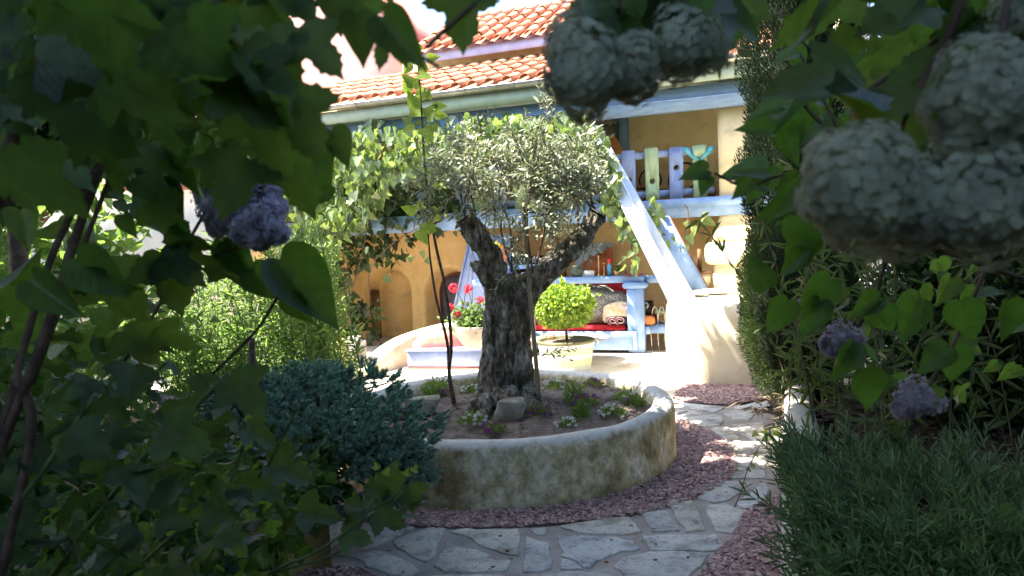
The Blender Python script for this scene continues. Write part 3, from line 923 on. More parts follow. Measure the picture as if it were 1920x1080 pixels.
# ---- balcony railing
rl = hthing('balcony_railing', 'lavender and pale green picket railing along the wooden balcony', 'railing', 0, .4, 2.42)
g = G().box(-5.1, 3.45, .42, .47, 3.18, 3.29, .008); part(rl, 'rail', g, lav, 'H')
g = G().box(-5.1, 3.45, .42, .47, 2.52, 2.63, .008); part(rl, 'rail', g, lav, 'H')
def picket(w, h, hz, r):
    bm = bmesh.new()
    n = 20
    out = [(-w / 2, 0), (-w / 2 + .03, -.02), (w / 2 - .03, -.02), (w / 2, 0), (w / 2, h), (w / 2 - .025, h + .02), (-w / 2 + .025, h + .02), (-w / 2, h)]
    vo = [bm.verts.new((x, 0, z)) for x, z in out]
    vi = [bm.verts.new((r * cos(2 * pi * k / n), 0, hz + r * sin(2 * pi * k / n))) for k in range(n)]
    eo = [bm.edges.new((vo[i], vo[(i + 1) % len(vo)])) for i in range(len(vo))]
    ei = [bm.edges.new((vi[i], vi[(i + 1) % n])) for i in range(n)]
    bmesh.ops.triangle_fill(bm, edges=eo + ei, use_beauty=True)
    ext = bmesh.ops.extrude_face_region(bm, geom=bm.faces[:])
    bmesh.ops.translate(bm, vec=(0, .028, 0), verts=[v for v in ext['geom'] if isinstance(v, bmesh.types.BMVert)])
    bmesh.ops.recalc_face_normals(bm, faces=bm.faces[:])
    return bm
pk = []
for q, (hz) in enumerate((.36, .30, .52, .62)):
    g = G().bm(picket(.225, .84, hz, .046))
    for mt in (lav, pgreen):
        pk.append(mesh_from('picket', g.arr(), g.F, mt))
uslat = [3.23 - .39 * k for k in range(21)]
for k, u in enumerate(uslat):
    hz = (3, 2, 1, 0)[k % 4]
    o = link('picket', pk[2 * hz + (1 if k % 2 == 0 else 0)]); o.parent = rl
    o.location = (u, -.02, .06 + random.uniform(-.02, .03)); o.rotation_euler = (0, random.uniform(-.02, .02), 0)
# turquoise cloth tied over the last picket
g = G()
g.tube(Hs([(2.97, .41, 3.29), (3.04, .375, 3.25), (3.10, .36, 3.15), (3.22, .350, 3.07), (3.34, .36, 3.15), (3.40, .375, 3.24), (3.45, .41, 3.28)]), [.035, .05, .025, .018, .025, .05, .035], 8)
tagp(part(None, 'cloth', g, turq, smooth=True), 'turquoise cloth tied round the green picket beside the chimney', 'cloth')
# iron hoops stored on the balcony
def torus(c, r, tilt, az, th, n=26):
    P = []
    for k in range(n):
        a = 2 * pi * k / n
        v = Vector((r * cos(a), 0, r * sin(a))); v.rotate(Matrix.Rotation(tilt, 3, 'X')); v.rotate(Matrix.Rotation(az, 3, 'Z'))
        P.append(H(c[0] + v.x, c[1] + v.y, c[2] + v.z))
    return P
ch = hthing('garden_chair', 'dark iron curled garden chair behind the balcony pickets', 'chair', 2.7, .9, 2.42)
g = G()
for c, r, ti, az in (((2.62, .8, 2.95), .30, .2, .2), ((2.9, .95, 2.86), .27, -.3, -.4), ((2.35, .9, 2.85), .2, .1, .5)):
    g.tube(torus(c, r, ti, az, .016), .016, 6, closed=True)
part(ch, 'back', g, blackm, smooth=True)
g = G().box(2.35, 2.95, .75, 1.15, 2.62, 2.68, .01); part(ch, 'seat', g, brownw, 'H')
for u, d in ((2.4, .8), (2.9, .8), (2.4, 1.1), (2.9, 1.1)):
    g = G().tube([(u, d, 2.42), (u, d, 2.63)], .012, 6); part(ch, 'leg', g, blackm, 'H')
# orange lounge chair back leaning at the window
oc = hthing('deck_chair', 'orange wooden deck chair leaning at the upper window', 'chair', 1.75, .9, 2.42)
g = G(); w = .2
prof = [(-w, 0), (w, 0), (w, .85), (w * .8, .98), (0, 1.04), (-w * .8, .98), (-w, .85)]
g.prism([(1.98 + x * .8 - z * .42, .95, 2.78 + z * .9 + x * .42) for x, z in prof], (0, .05, 0)); part(oc, 'backrest', g, orangew, 'H')
g = G().tube([(1.83, .93, 2.76), (1.42, .93, 3.56)], .022, 6); part(oc, 'frame', g, brownw, 'H')
g = G().box(1.7, 2.3, .8, 1.3, 2.72, 2.77, .01); part(oc, 'seat', g, orangew, 'H')
for u, d in ((1.75, .85), (2.25, .85), (1.75, 1.25), (2.25, 1.25)):
    g = G().tube([(u, d, 2.42), (u, d, 2.73)], .018, 6); part(oc, 'leg', g, brownw, 'H')
# wicker basket of dry stems at the railing end
bk = hthing('basket', 'brown wicker basket with dry stems at the right end of the balcony', 'basket', 3.3, .72, 2.42)
g = G().lathe([(.12, 0), (.17, .12), (.16, .22), (.14, .22), (.14, .05), (0, .04)], (3.3, .72, 2.42), 16); part(bk, 'body', g, brownw, 'H', True)
n = 260
P = Hs(np.stack([rng.normal(3.3, .08, n), rng.normal(.72, .08, n), rng.uniform(2.6, 2.72, n)], 1))
part(bk, 'dry_stems', scatter(T_blade, P, frames(rdir(n) + np.array([0, 0, 1.0]), rdir(n)), rng.uniform(.08, .2, n)), M_rough('dry_grass', (.25, .13, .06), (.38, .2, .1), 9, .9), kind='stuff')

# ---- chimney and fireplace
fp = hthing('garden_fireplace', 'cream masonry fireplace with rounded mantel and ochre chimney rising to the beam', 'fireplace', 3.7, 0, 0)
def ringsec(rows):
    """stack of rounded rectangles (uc, dc, z, hw, hd) with soft corners"""
    g = G(); V = []; n = 28
    for uc, dc, z, hw, hd in rows:
        for k in range(n):
            a = 2 * pi * k / n
            c, s = cos(a), sin(a); e = .42
            V.append((uc + hw * math.copysign(abs(c) ** e, c), dc + hd * math.copysign(abs(s) ** e, s), z))
    m = len(rows)
    F = [(i * n + k, i * n + (k + 1) % n, (i + 1) * n + (k + 1) % n, (i + 1) * n + k) for i in range(m - 1) for k in range(n)]
    F.append(tuple(range(n - 1, -1, -1))); F.append(tuple(range((m - 1) * n, m * n)))
    g.add(V, F); return g
g = ringsec([(3.78, .2, 1.70, .38, .46), (3.78, .24, 1.85, .34, .36), (3.76, .28, 2.0, .275, .26), (3.76, .32, 2.15, .24, .2), (3.76, .32, 2.4, .23, .19), (3.76, .32, 3.0, .23, .19), (3.76, .32, 4.2, .23, .17)])
part(fp, 'chimney', g, ochre_up, 'H', True)
g = ringsec([(3.8, -.3, 1.385, .42, .40), (3.8, -.3, 1.42, .47, .45), (3.8, -.3, 1.5, .48, .46), (3.8, -.3, 1.62, .48, .46), (3.8, -.3, 1.68, .46, .44), (3.8, -.3, 1.715, .42, .40)])
part(fp, 'mantel', g, cream, 'H', True)
g = ringsec([(3.85, -.3, 1.0, .42, .40), (3.85, -.3, 1.2, .42, .40), (3.85, -.3, 1.385, .40, .38)])
part(fp, 'hearth', g, cream, 'H', True)
g = G().box(3.02, 3.4, -.5, .0, 1.06, 1.24, .03); part(fp, 'ledge', g, cream, 'H', True)
g = G().box(3.0, 3.42, -.52, .02, 1.24, 1.262, .004); part(fp, 'ledge_tile', g, brownw, 'H')
g = G().tube([(3.2, .0, 1.26), (3.21, .01, 1.62)], [.04, .03], 8); tagp(part(None, 'bottle', g, brownw, 'H', True), 'dark bottle on the ledge left of the fireplace', 'bottle')

# ---- masonry block at the foot of the stair
mb = thing('masonry_block', 'cream plastered masonry block at the foot of the blue stair', 'wall', (2.6, 9, 0))
g = G(); V = []
def outline(t):
    base = np.array([(2.16, 8.42), (2.02, 8.58), (2.02, 9.0), (2.42, 10.35), (3.9, 10.4), (5.2, 9.6), (4.9, 8.05), (3.6, 7.95), (2.9, 8.10), (2.5, 8.26)])
    return base
base = smooth_path(np.vstack([outline(0), outline(0)[:1]]), 6)[:-1]
c = base.mean(0); n = len(base)
rows = [(-.02, 1.0), (.2, .995), (.5, .99), (.8, .985), (.93, .975), (.99, .955), (1.02, .92)]
for z, s in rows:
    for p in base:
        q = c + (p - c) * s
        w = .02 * noise.noise(Vector((q[0] * 1.5, q[1] * 1.5, z * 2)))
        sl = .05 * max(0, (2.9 - q[0])) * (1 if z > .7 else 0)
        V.append((q[0] + w, q[1] + w, z - sl * 2.5))
g.add(V, [(i * n + k, i * n + (k + 1) % n, (i + 1) * n + (k + 1) % n, (i + 1) * n + k) for i in range(len(rows) - 1) for k in range(n)] + [tuple(range((len(rows) - 1) * n, len(rows) * n))])
part(mb, 'body', g, cream, smooth=True)
for k, (x, y) in enumerate(((1300, 548), (1345, 545), (1388, 541))):
    p = gr(x, y, 1.03)
    W = [(p[0] - .18, p[1] - .12), (p[0] + .17, p[1] - .16), (p[0] + .16, p[1] + .16), (p[0] - .17, p[1] + .18)]
    part(mb, 'cap_stone', stone_geo(W, 1.0, .05), flagm)

# ---- blue stair
st = hthing('staircase', 'steep pale blue wooden staircase rising to the balcony in the sun', 'stairs', 2.3, -.5, .8)
def plank(a, b, wa, wb, th):
    """a,b: centres; plank width vector, thickness vector"""
    a, b, wa, wb, th = (np.array(v, float) for v in (a, b, wa, wb, th))
    g = G(); g.prism([a - wa, a + wa, b + wb, b - wb], th); return g
def hpz(x, y, d): u, z = hp(x, y, d); return np.array([u, d, z])
# near side board, top at the beam, foot on the block
tl, tr_ = hpz(1090, 235, -.30), hpz(1122, 235, -.30)
bl, br = hpz(1262, 585, -1.75), hpz(1322, 590, -1.75)
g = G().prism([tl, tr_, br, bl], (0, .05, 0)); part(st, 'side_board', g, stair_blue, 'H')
ml = (tl + tr_) / 2; mbm = (bl + br) / 2
g = G().tube([ml + (bl - tl) * .02 + (.03, -.02, 0), mbm + (.03, -.02, 0)], .022, 6); part(st, 'side_moulding', g, stair_blue, 'H', True)
# far stringer, shaded
a0, a1 = hpz(1213, 405, -.20), hpz(1255, 405, -.20)
b0, b1 = hpz(1300, 556, -.75), hpz(1328, 540, -.75)
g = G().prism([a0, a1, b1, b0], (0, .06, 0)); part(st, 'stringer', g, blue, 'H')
g = G().tube([a1 + (0, -.01, .0), b1 + (0, -.01, 0)], .007, 6); part(st, 'stringer_edge', g, redbrown, 'H', True)
for k in range(7):
    t = .12 + .8 * k / 6
    p = a0 * (1 - t) + b0 * t
    q = (tl * .42 + bl * .58) * (1 - t) + bl * t
    g = G().box(p[0] - .10, p[0] + .14, p[1] + .06, p[1] + .62, p[2] - .02, p[2] + .015, .004)
    part(st, 'tread', g, blue, 'H')

# ============================================================ DAYBED AND SHELF UNDER THE DECK
db = hthing('daybed', 'sky blue wooden daybed with red mattress and red backrest under the balcony', 'daybed', 1.3, -.2, 0)
g = G().box(2.10, 2.36, -.50, -.28, .0, 1.04, .012); part(db, 'post', g, blue, 'H')
g = G().box(2.04, 2.42, -.53, -.24, 1.04, 1.13, .02); part(db, 'post_cap', g, blue, 'H')
g = G().box(-.6, 2.36, -.40, -.1, 1.13, 1.24, .01); part(db, 'shelf', g, blue, 'H')
g = G().box(2.36, 2.9, -.30, -.05, 1.11, 1.22, .01); part(db, 'shelf', g, blue, 'H')
g = G().box(-.6, 2.25, -.56, -.50, .06, .36, .008); part(db, 'seat_board', g, blue, 'H')
g = G().box(2.19, 2.25, -.575, -.56, .06, .36, .004); part(db, 'end_block', g, blue, 'H')
g = G().box(-.55, 2.1, -.50, .55, .1, .33); part(db, 'base', g, brownw, 'H')
g = G().box(-.5, 2.08, -.47, .5, .33, .44, .04); part(db, 'mattress', g, red, 'H', True)
g = G().box(-.5, 2.1, .5, .58, .36, 1.12, .02); part(db, 'backrest', g, red, 'H')
g = G().box(2.36, 2.44, -.45, .3, .30, .42, .01)
g.box(2.44, 2.98, -.3, .3, .38, .43, .006); part(db, 'side_shelf', g, blue, 'H')
g = G().box(2.44, 2.98, -.34, -.30, .30, .43, .006); part(db, 'side_rail', g, blue, 'H')
g = G().box(2.86, 2.92, -.28, .28, .43, .85, .006); part(db, 'side_back', g, redbrown, 'H')
g = G().box(-.5, 1.9, -.2, -.1, 0, .05); part(db, 'plinth', g, brownw, 'H')
def blob(c, s, seed, amp=.12, sub=4, fl=True):
    bm = bmesh.new(); bmesh.ops.create_icosphere(bm, subdivisions=sub, radius=1)
    for v in bm.verts:
        p = v.co.copy()
        k = 1 + amp * noise.noise(p * 1.6 + Vector((seed, 0, 0))) + amp * .4 * noise.noise(p * 5 + Vector((0, seed, 0)))
        e = .8
        q = Vector([math.copysign(abs(x) ** e, x) for x in p]) * k
        if fl: q.z = max(q.z, -.72)
        v.co = (c[0] + q.x * s[0], c[1] + q.y * s[1], c[2] + q.z * s[2])
    return G().bm(bm)
tagp(part(None, 'blanket_pile', blob((1.55, -.02, .70), (.60, .33, .34), 1.3, .25), speck, 'H', True), 'black and white speckled blanket heaped on the red mattress', 'blanket')
tagp(part(None, 'blanket_pile', blob((.55, .0, .60), (.55, .33, .24), 4.3, .25), speck, 'H', True), 'lower speckled blanket end behind the tree trunk', 'blanket')
tagp(part(None, 'cushion', blob((1.92, -.30, .62), (.28, .14, .19), 3.1, .2), beigef, 'H', True), 'beige patterned cushion leaning by the blue post', 'cushion')
# rolled dark blanket: spiral cross section
rb = hthing('rolled_blanket', 'dark striped blanket rolled up at the edge of the mattress', 'blanket', 1.9, -.42, .44)
g = G()
V = []; n = 60
for dd in (-.48, -.26):
    for k in range(n):
        a = k / n * 4.6 * pi; r = .012 + .085 * k / n
        V.append((1.90 + r * 1.9 * cos(a), dd, .535 + r * .95 * sin(a)))
g.add(V, [(k, k + 1, n + k + 1, n + k) for k in range(n - 1)])
g2 = blob((1.93, -.37, .52), (.20, .12, .085), 7, .12, 3)
part(rb, 'roll', g2, M_rough('dark_wool', (.025, .02, .03), (.10, .04, .05), 14, .95, .5, .01), 'H', True)
g = G()
for s0 in (0, 1):
    g.tube([(1.86 + s0 * .12 + (.02 + .055 * k / 24) * 1.2 * cos(k / 24 * 3.4 * pi), -.50, .525 + (.02 + .055 * k / 24) * .9 * sin(k / 24 * 3.4 * pi)) for k in range(25)], .009, 5)
part(rb, 'fold_edges', g, M_rough('wine_wool', (.3, .12, .12), (.4, .3, .3), 14, .95), 'H', True)
# speaker and orange cushion on the side shelf
sp = hthing('radio', 'small black radio with a round chrome speaker on the side shelf', 'radio', 2.6, -.1, .43)
uu = hp(1210, 578, -.2)[0]
g = G().box(uu - .16, uu + .10, -.2, .1, .58, .80, .01); part(sp, 'body', g, blackm, 'H')
g = G().box(uu - .16, uu + .14, -.18, .1, .44, .58, .01); part(sp, 'stand', g, redbrown, 'H')
g = G().tube([(uu, -.215, .74), (uu, -.2, .74)], [.06, .06], 18); part(sp, 'speaker', g, steel, 'H')
g = G().tube([(uu, -.22, .74), (uu, -.214, .74)], [.035, .035], 14); part(sp, 'speaker_cone', g, blackm, 'H')
tagp(part(None, 'cushion', blob((uu + .02, -.27, .50), (.15, .08, .09), 9, .1, 3), M_rough('orange_cloth', (.7, .25, .08), (.8, .35, .12), 8, .9), 'H', True), 'small orange cushion in front of the radio', 'cushion')
# lavender brace panel beside the trunk, dresser
pn = hthing('side_panel', 'tall lavender panel slanting beside the right arched door', 'panel', -1.2, .2, 0)
A_, B_, C_, D_ = hpz(882, 440, .25), hpz(960, 440, .25), hpz(960, 640, .25), hpz(838, 640, .25)
g = G().prism([A_, B_, C_, D_], (0, .05, 0)); part(pn, 'board', g, lav, 'H')
g = G().tube([A_ + (0, -.01, 0), D_ + (0, -.01, 0)], .02, 6); part(pn, 'edge', g, lav, 'H', True)
ds = hthing('dresser', 'small pale blue dresser with dark open shelves behind the fork of the olive tree', 'dresser', .1, 0, 0)
uL, uR = hp(946, 495, -.2)[0], hp(1018, 495, -.2)[0]
g = G().box(uL, uR, -.2, .2, 1.40, 1.47, .006); part(ds, 'top', g, blue, 'H')
g = G().box(uL, uL + .07, -.2, .2, 1.12, 1.40, .004); part(ds, 'side', g, blue, 'H')
g = G().box(uR - .07, uR, -.2, .2, 1.12, 1.40, .004); part(ds, 'side', g, blue, 'H')
g = G().box(uL + .07, uR - .07, .1, .18, 1.12, 1.40); part(ds, 'back', g, redbrown, 'H')
g = G().box(uL, uR, -.2, .2, 1.06, 1.12, .006); part(ds, 'bottom', g, blue, 'H')
g = G().box(uL, uR, -.15, .15, .44, 1.06); part(ds, 'base', g, blue, 'H')
for k in range(5):
    u = uL + .14 + k * .06
    tagp(part(None, 'book', G().box(u, u + .045, -.1, .08, 1.12, 1.30 + .02 * (k % 3), .003), (redbrown, brownw, whitem, darkpanel, brownw)[k], 'H'),
         ('dark red', 'brown', 'white', 'grey', 'tan')[k] + ' book standing in the open blue dresser', 'book', 'books in the dresser')
# rack of upright pale sticks
rk = hthing('stick_rack', 'dark rack holding a row of pale upright sticks on the dresser', 'rack', uL + .2, 0, 1.47)
uq = hp(985, 485, -.1)[0]
g = G().box(uq - .26, uq + .26, -.1, .06, 1.47, 1.49); g.box(uq - .26, uq + .26, .06, .08, 1.47, 1.62); part(rk, 'frame', g, blackm, 'H')
for k in range(13):
    u = uq - .24 + .04 * k
    g = G().tube([(u, -.06, 1.49), (u + random.uniform(-.012, .012), -.05, 1.60 + random.uniform(-.01, .02))], .006, 5); part(rk, 'stick', g, whitem, 'H')
# vase of orange and yellow flowers
uv = hp(943, 480, -.1)[0]
vs_ = hthing('flower_vase', 'vase of orange and yellow flowers left of the stick rack', 'vase', uv, -.1, 1.47)
g = G().lathe([(0, 0), (.06, 0), (.08, .06), (.045, .13), (.055, .16), (.04, .16), (.03, .12)], (uv, -.1, 1.47), 14); part(vs_, 'vase', g, terrac, 'H', True)
for mat_, nm, cc, n in ((M_leaf('orange_petal', (.75, .16, .03), (.85, .28, .06), .3), 'orange_flowers', (uv + .02, -.14, 1.68), 60), (M_leaf('yellow_petal', (.85, .6, .02), (.9, .7, .05), .3), 'yellow_flowers', (uv - .1, -.14, 1.80), 30)):
    P = np.array([H(*cc)] * n) + rng.normal(0, .055, (n, 3))
    part(vs_, nm, scatter(T_flor5, P, frames(rdir(n), rdir(n) + np.array([0, -1.5, 0])), rng.uniform(.03, .06, n)), mat_, kind='stuff')
# carved wooden tower
uv = hp(1040, 500, .1)[0]
tw = hthing('wooden_tower', 'brown carved wooden tower ornament behind the right olive limb', 'ornament', uv, .1, 1.24)
for z0, z1, w0, w1 in ((1.24, 1.45, .17, .14), (1.45, 1.52, .19, .17), (1.52, 1.72, .13, .11), (1.72, 1.78, .15, .13), (1.78, 1.98, .10, .04)):
    g = G()
    V = [(uv + sx * (w0 if k == 0 else w1), .1 + sy * (w0 if k == 0 else w1), z0 if k == 0 else z1) for k in (0, 1) for sx, sy in ((-1, -1), (1, -1), (1, 1), (-1, 1))]
    g.add(V, [(0, 3, 2, 1), (4, 5, 6, 7), (0, 1, 5, 4), (1, 2, 6, 5), (2, 3, 7, 6), (3, 0, 4, 7)])
    part(tw, 'tier', g, brownw, 'H')
g = G().lathe([(0, .12), (.03, .08), (.035, .03), (.02, 0)], (uv, .1, 1.98), 10); part(tw, 'finial', g, brownw, 'H', True)
# painting
a, b = hpz(1078, 458, 1.0), hpz(1152, 520, 1.0)
pt = hthing('painting', 'orange and blue abstract landscape canvas on the wall above the shelf', 'painting', a[0], 1.0, b[2])
g = G().box(a[0], b[0], .98, 1.04, b[2], a[2], .004); part(pt, 'canvas', g, M_rough('painted_blue_grey', (.40, .48, .62), (.60, .64, .70), 3, .8), 'H')
W_, Hh = b[0] - a[0], a[2] - b[2]
pts = [(0, 0), (1, 0), (1, .9), (.92, .85), (.86, .88), (.7, .72), (.62, .74), (.5, .62), (.38, .68), (.3, .5), (.2, .52), (.1, .3), (0, .28)]
g = G().prism([(a[0] + x * W_, .975, b[2] + y * Hh) for x, y in pts], (0, .004, 0)); part(pt, 'orange_field', g, M_rough('painted_orange', (.52, .12, .04), (.72, .25, .1), 4, .8), 'H')
# things on the shelf
def shelf_item(px, prof, mat, name, label, cat, d=-.25, n=14, sx=1):
    u = hp(px, 515, d)[0]
    t = tagp(part(None, name, G().lathe(prof, (u, d, 1.24), n, sx), mat, 'H', True), label, cat)
shelf_item(1083, [(0, 0), (.08, 0), (.13, .08), (.12, .15), (.07, .19), (.05, .19)], M_rough('dark_green_glaze', (.05, .07, .05), (.1, .12, .08), 6, .3), 'vase', 'squat dark green vase on the blue shelf', 'vase')
u = hp(1103, 510, -.25)[0]
tagp(part(None, 'box', G().box(u - .1, u + .1, -.3, -.18, 1.24, 1.34, .006), whitem, 'H'), 'white box lying on the blue shelf', 'box')
for px, hh in ((1123, .32), (1133, .2)):
    shelf_item(px, [(0, 0), (.05, 0), (.02, .02), (.012, .05), (.012, hh), (.03, hh + .01), (0, hh + .03)], M_rough('brass', (.35, .26, .12), (.45, .35, .18), 5, .35, metal=.8), 'candlestick', ('tall thin' if hh > .3 else 'shorter') + ' brass candlestick on the blue shelf', 'candlestick')
u = hp(1143, 515, -.25)[0]
bt = hthing('spray_bottle', 'blue bottle with a red cap on the blue shelf', 'bottle', u, -.25, 1.24)
g = G().lathe([(0, 0), (.035, 0), (.037, .16), (.02, .2), (.018, .21)], (u, -.25, 1.24), 14); part(bt, 'body', g, M_rough('blue_plastic', (.05, .25, .45), (.08, .3, .5), 3, .35), 'H', True)
g = G().lathe([(.02, 0), (.026, .0), (.026, .06), (.015, .08), (0, .08)], (u, -.25, 1.45), 12); part(bt, 'cap', g, red, 'H', True)
shelf_item(1172, [(0, 0), (.035, 0), (.03, .06), (.02, .1), (0, .12)], brownw, 'figurine', 'small dark figurine right of the shelf plant', 'figurine')
u = hp(1190, 518, -.3)[0]
tagp(part(None, 'plate', G().lathe([(0, .0), (.13, .005), (.16, .02), (.15, .028), (0, .012)], (u, -.36, 1.24), 18), redbrown, 'H', True), 'brown plate on the corner of the blue shelf', 'plate')
u = hp(1158, 515, -.25)[0]
pp = hthing('potted_plant', 'small leafy pot plant between the blue bottle and the figurine', 'plant', u, -.25, 1.24)
g = G().lathe([(0, 0), (.035, 0), (.045, .07), (.035, .07)], (u, -.25, 1.24), 12); part(pp, 'pot', g, terrac, 'H', True)
n = 90; P = np.array([H(u, -.25, 1.36)] * n) + rng.normal(0, .045, (n, 3))
part(pp, 'foliage', scatter(T_round, P, frames(rdir(n), rdir(n)), rng.uniform(.03, .05, n)), L_willow, kind='stuff')

# folding stool with bent steel legs
fs = hthing('folding_stool', 'green topped folding table with bent steel legs against the wall', 'table', 2.9, -.1, 0)
uf = hp(1252, 600, -.1)[0]
g = G().box(uf - .2, uf + .16, -.12, .12, .58, .66, .01); part(fs, 'top', g, pgreen, 'H')
for k in range(4):
    u = uf - .24 + .11 * k
    g = G().tube(smooth_path([(u - .02, -.16, .0), (u - .03, -.16, .4), (u + .01, -.16, .66), (u + .05, -.16, .71), (u + .08, -.16, .64), (u + .09, -.16, .35)], 5), .010, 6); part(fs, 'leg', g, steel, 'H', True)

# ============================================================ LOW CURVED SEAT AND WALLS AT LEFT
cw = thing('curved_wall', 'low curved cream wall sweeping up behind the lavender seat', 'wall', (-2.0, 10.6, 0))
P = smooth_path([(-2.28, 9.95), (-2.10, 10.35), (-1.95, 10.75), (-1.68, 11.15), (-1.30, 11.45), (-.8, 11.6), (-.2, 11.5), (.3, 11.3)], 7)
hts = np.interp(np.linspace(0, 1, len(P)), [0, .18, .38, .6, .8, 1], [.10, .28, .44, .56, .6, .6])
g = G(); V = []; m = 9
Tn = unit(np.gradient(P, axis=0))
for p, h, t in zip(P, hts, Tn):
    nrm = np.array([-t[1], t[0]])
    for w, z in ((-.16, -.02), (-.155, h * .5), (-.15, h - .05), (-.11, h - .012), (0, h), (.11, h - .012), (.15, h - .05), (.155, h * .5), (.16, -.02)):
        q = p + nrm * w
        V.append((q[0], q[1], z))
g.add(V, [(i * m + k, i * m + k + 1, (i + 1) * m + k + 1, (i + 1) * m + k) for i in range(len(P) - 1) for k in range(m - 1)] + [tuple(range(m)), tuple(range((len(P) - 1) * m + m - 1, (len(P) - 1) * m - 1, -1))])
part(cw, 'body', g, cream, smooth=True)
ls = thing('low_bench', 'low lavender seat inside the curved wall with a salmon cushion on it', 'bench', (-1.0, 10.5, 0))
A_, B_ = gr(765, 692), gr(925, 692)
dv = unit(B_ - A_); nv = np.array([-dv[1], dv[0], 0])
up = np.array([0, 0, 1.])
g = G().prism([A_, B_, B_ + up * .27, A_ + up * .27], nv * .04); part(ls, 'front_board', g, lav)
g = G().prism([A_ - dv * .02 - nv * .02 + up * .27, B_ - nv * .02 + up * .27, B_ + nv * .75 + up * .27, A_ + nv * .75 + dv * .25 + up * .27], up * .03); part(ls, 'seat', g, lav)
g = G().prism([A_ + up * -.0 - nv * .012, B_ - nv * .012, B_ - nv * .012 + up * .03, A_ - nv * .012 + up * .03], nv * .01); part(ls, 'skirting', g, redbrown)
sc = tagp(part(None, 'cushion', blob(tuple(at(832, 643, 10.7)), (.46, .22, .20), 2.2, .1), salmon, smooth=True), 'large salmon red cushion on the lavender seat', 'cushion')

# hanging bowl of geraniums
hbp = at(893, 628, 9.9)
hb = thing('hanging_basket', 'grey clay bowl of red geraniums hanging on wires left of the trunk', 'hanging basket', hbp)
g = G().lathe([(0, -.20), (.10, -.19), (.20, -.13), (.27, -.03), (.30, .10), (.31, .14), (.285, .14), (.26, .08)], hbp, 28); part(hb, 'bowl', g, greyclay, smooth=True)
g = G().lathe([(0, .10), (.27, .10)], hbp, 24); part(hb, 'soil', g, soil)
tp = at(885, 470, 10.6)
for k in range(3):
    a = 2 * pi * k / 3 + .4
    g = G().tube([hbp + (.29 * cos(a), .29 * sin(a), .13), tp], .006, 5); part(hb, 'wire', g, blackm)
g = G().tube([tp, tp + (0, 0, .35), H(-.8, -.12, 2.3)], .012, 6); part(hb, 'hook', g, blackm)
n = 900
q = rng.normal(0, 1, (n, 3)) * (.15, .13, .09)
P = hbp + (0, 0, .22) + q
part(hb, 'foliage', scatter(T_round, P, frames(rdir(n) + (0, 0, .5), rdir(n) + (0, -1, 1)), rng.uniform(.05, .085, n)), L_willow, kind='stuff')
for k, (px, py) in enumerate(((850, 540), (878, 542), (901, 562), (845, 576), (858, 590))):
    c = at(px, py, 9.75)
    n = 46 if k < 2 else 26
    d = rdir(n); P = c + d * (.062 if k < 2 else .045)
    part(hb, 'flower_head', scatter(T_flor5, P, frames(np.cross(d, rdir(n)), d), .038), P_red, kind='stuff')
    g = G().tube(smooth_path([c, c * .6 + (hbp + (0, 0, .15)) * .4 + (0, 0, .03), hbp + (0, 0, .12)], 4), .005, 5); part(hb, 'flower_stem', g, stem_g)

# low yellow planter wall at left
yw = thing('planter_wall', 'low rounded yellow plaster wall with a grey pier below the ivy', 'wall', (-3.2, 9.8, 0))
P = smooth_path([(-4.3, 8.7), (-3.6, 9.35), (-3.0, 9.85), (-2.5, 10.15)], 7)
hts = np.interp(np.linspace(0, 1, len(P)), [0, .5, .8, 1], [.30, .36, .50, .55])
g = G(); V = []; Tn = unit(np.gradient(P, axis=0))
for p, h, t in zip(P, hts, Tn):
    nrm = np.array([-t[1], t[0]])
    for w, z in ((-.14, -.02), (-.135, h * .5), (-.13, h - .05), (-.09, h - .012), (0, h), (.09, h - .012), (.13, h - .05), (.135, h * .5), (.14, -.02)):
        q = p + nrm * w; V.append((q[0], q[1], z))
g.add(V, [(i * m + k, i * m + k + 1, (i + 1) * m + k + 1, (i + 1) * m + k) for i in range(len(P) - 1) for k in range(m - 1)] + [tuple(range((len(P) - 1) * m + m - 1, (len(P) - 1) * m - 1, -1))])
part(yw, 'body', g, yellow_wall, smooth=True)
g = G().box(-2.52, -2.22, 10.05, 10.4, -.02, .56, .07); part(yw, 'pier', g, greyclay, smooth=True)
# outer garden walls
gw = thing('garden_wall', 'pale rendered garden wall behind the willowy shrub', 'wall', (-7, 11, 0))
g = G().prism([(-12, 8.6, 0), (-4.2, 11.3, 0), (-4.2, 11.3, 2.9), (-12, 8.6, 2.9)], (-.1, .25, 0)); part(gw, 'body', g, pale_wall)
g = G().prism([(-12.05, 8.5, 2.903), (-4.15, 11.22, 2.903), (-4.15, 11.22, 3.0), (-12.05, 8.5, 3.0)], (-.13, .42, 0)); part(gw, 'coping', g, tilepan)
gw = thing('garden_wall', 'pale rendered garden wall behind the reeds at right', 'wall', (5, 8, 0))
g = G().prism([(3.6, 7.9, 0), (9.5, 3.5, 0), (9.5, 3.5, 1.75), (3.6, 7.9, 1.75)], (.15, .2, 0)); part(gw, 'body', g, pale_wall)
g = G().prism([(3.55, 7.8, 1.753), (9.5, 3.36, 1.753), (9.5, 3.36, 1.82), (3.55, 7.8, 1.82)], (.2, .3, 0)); part(gw, 'coping', g, cream)
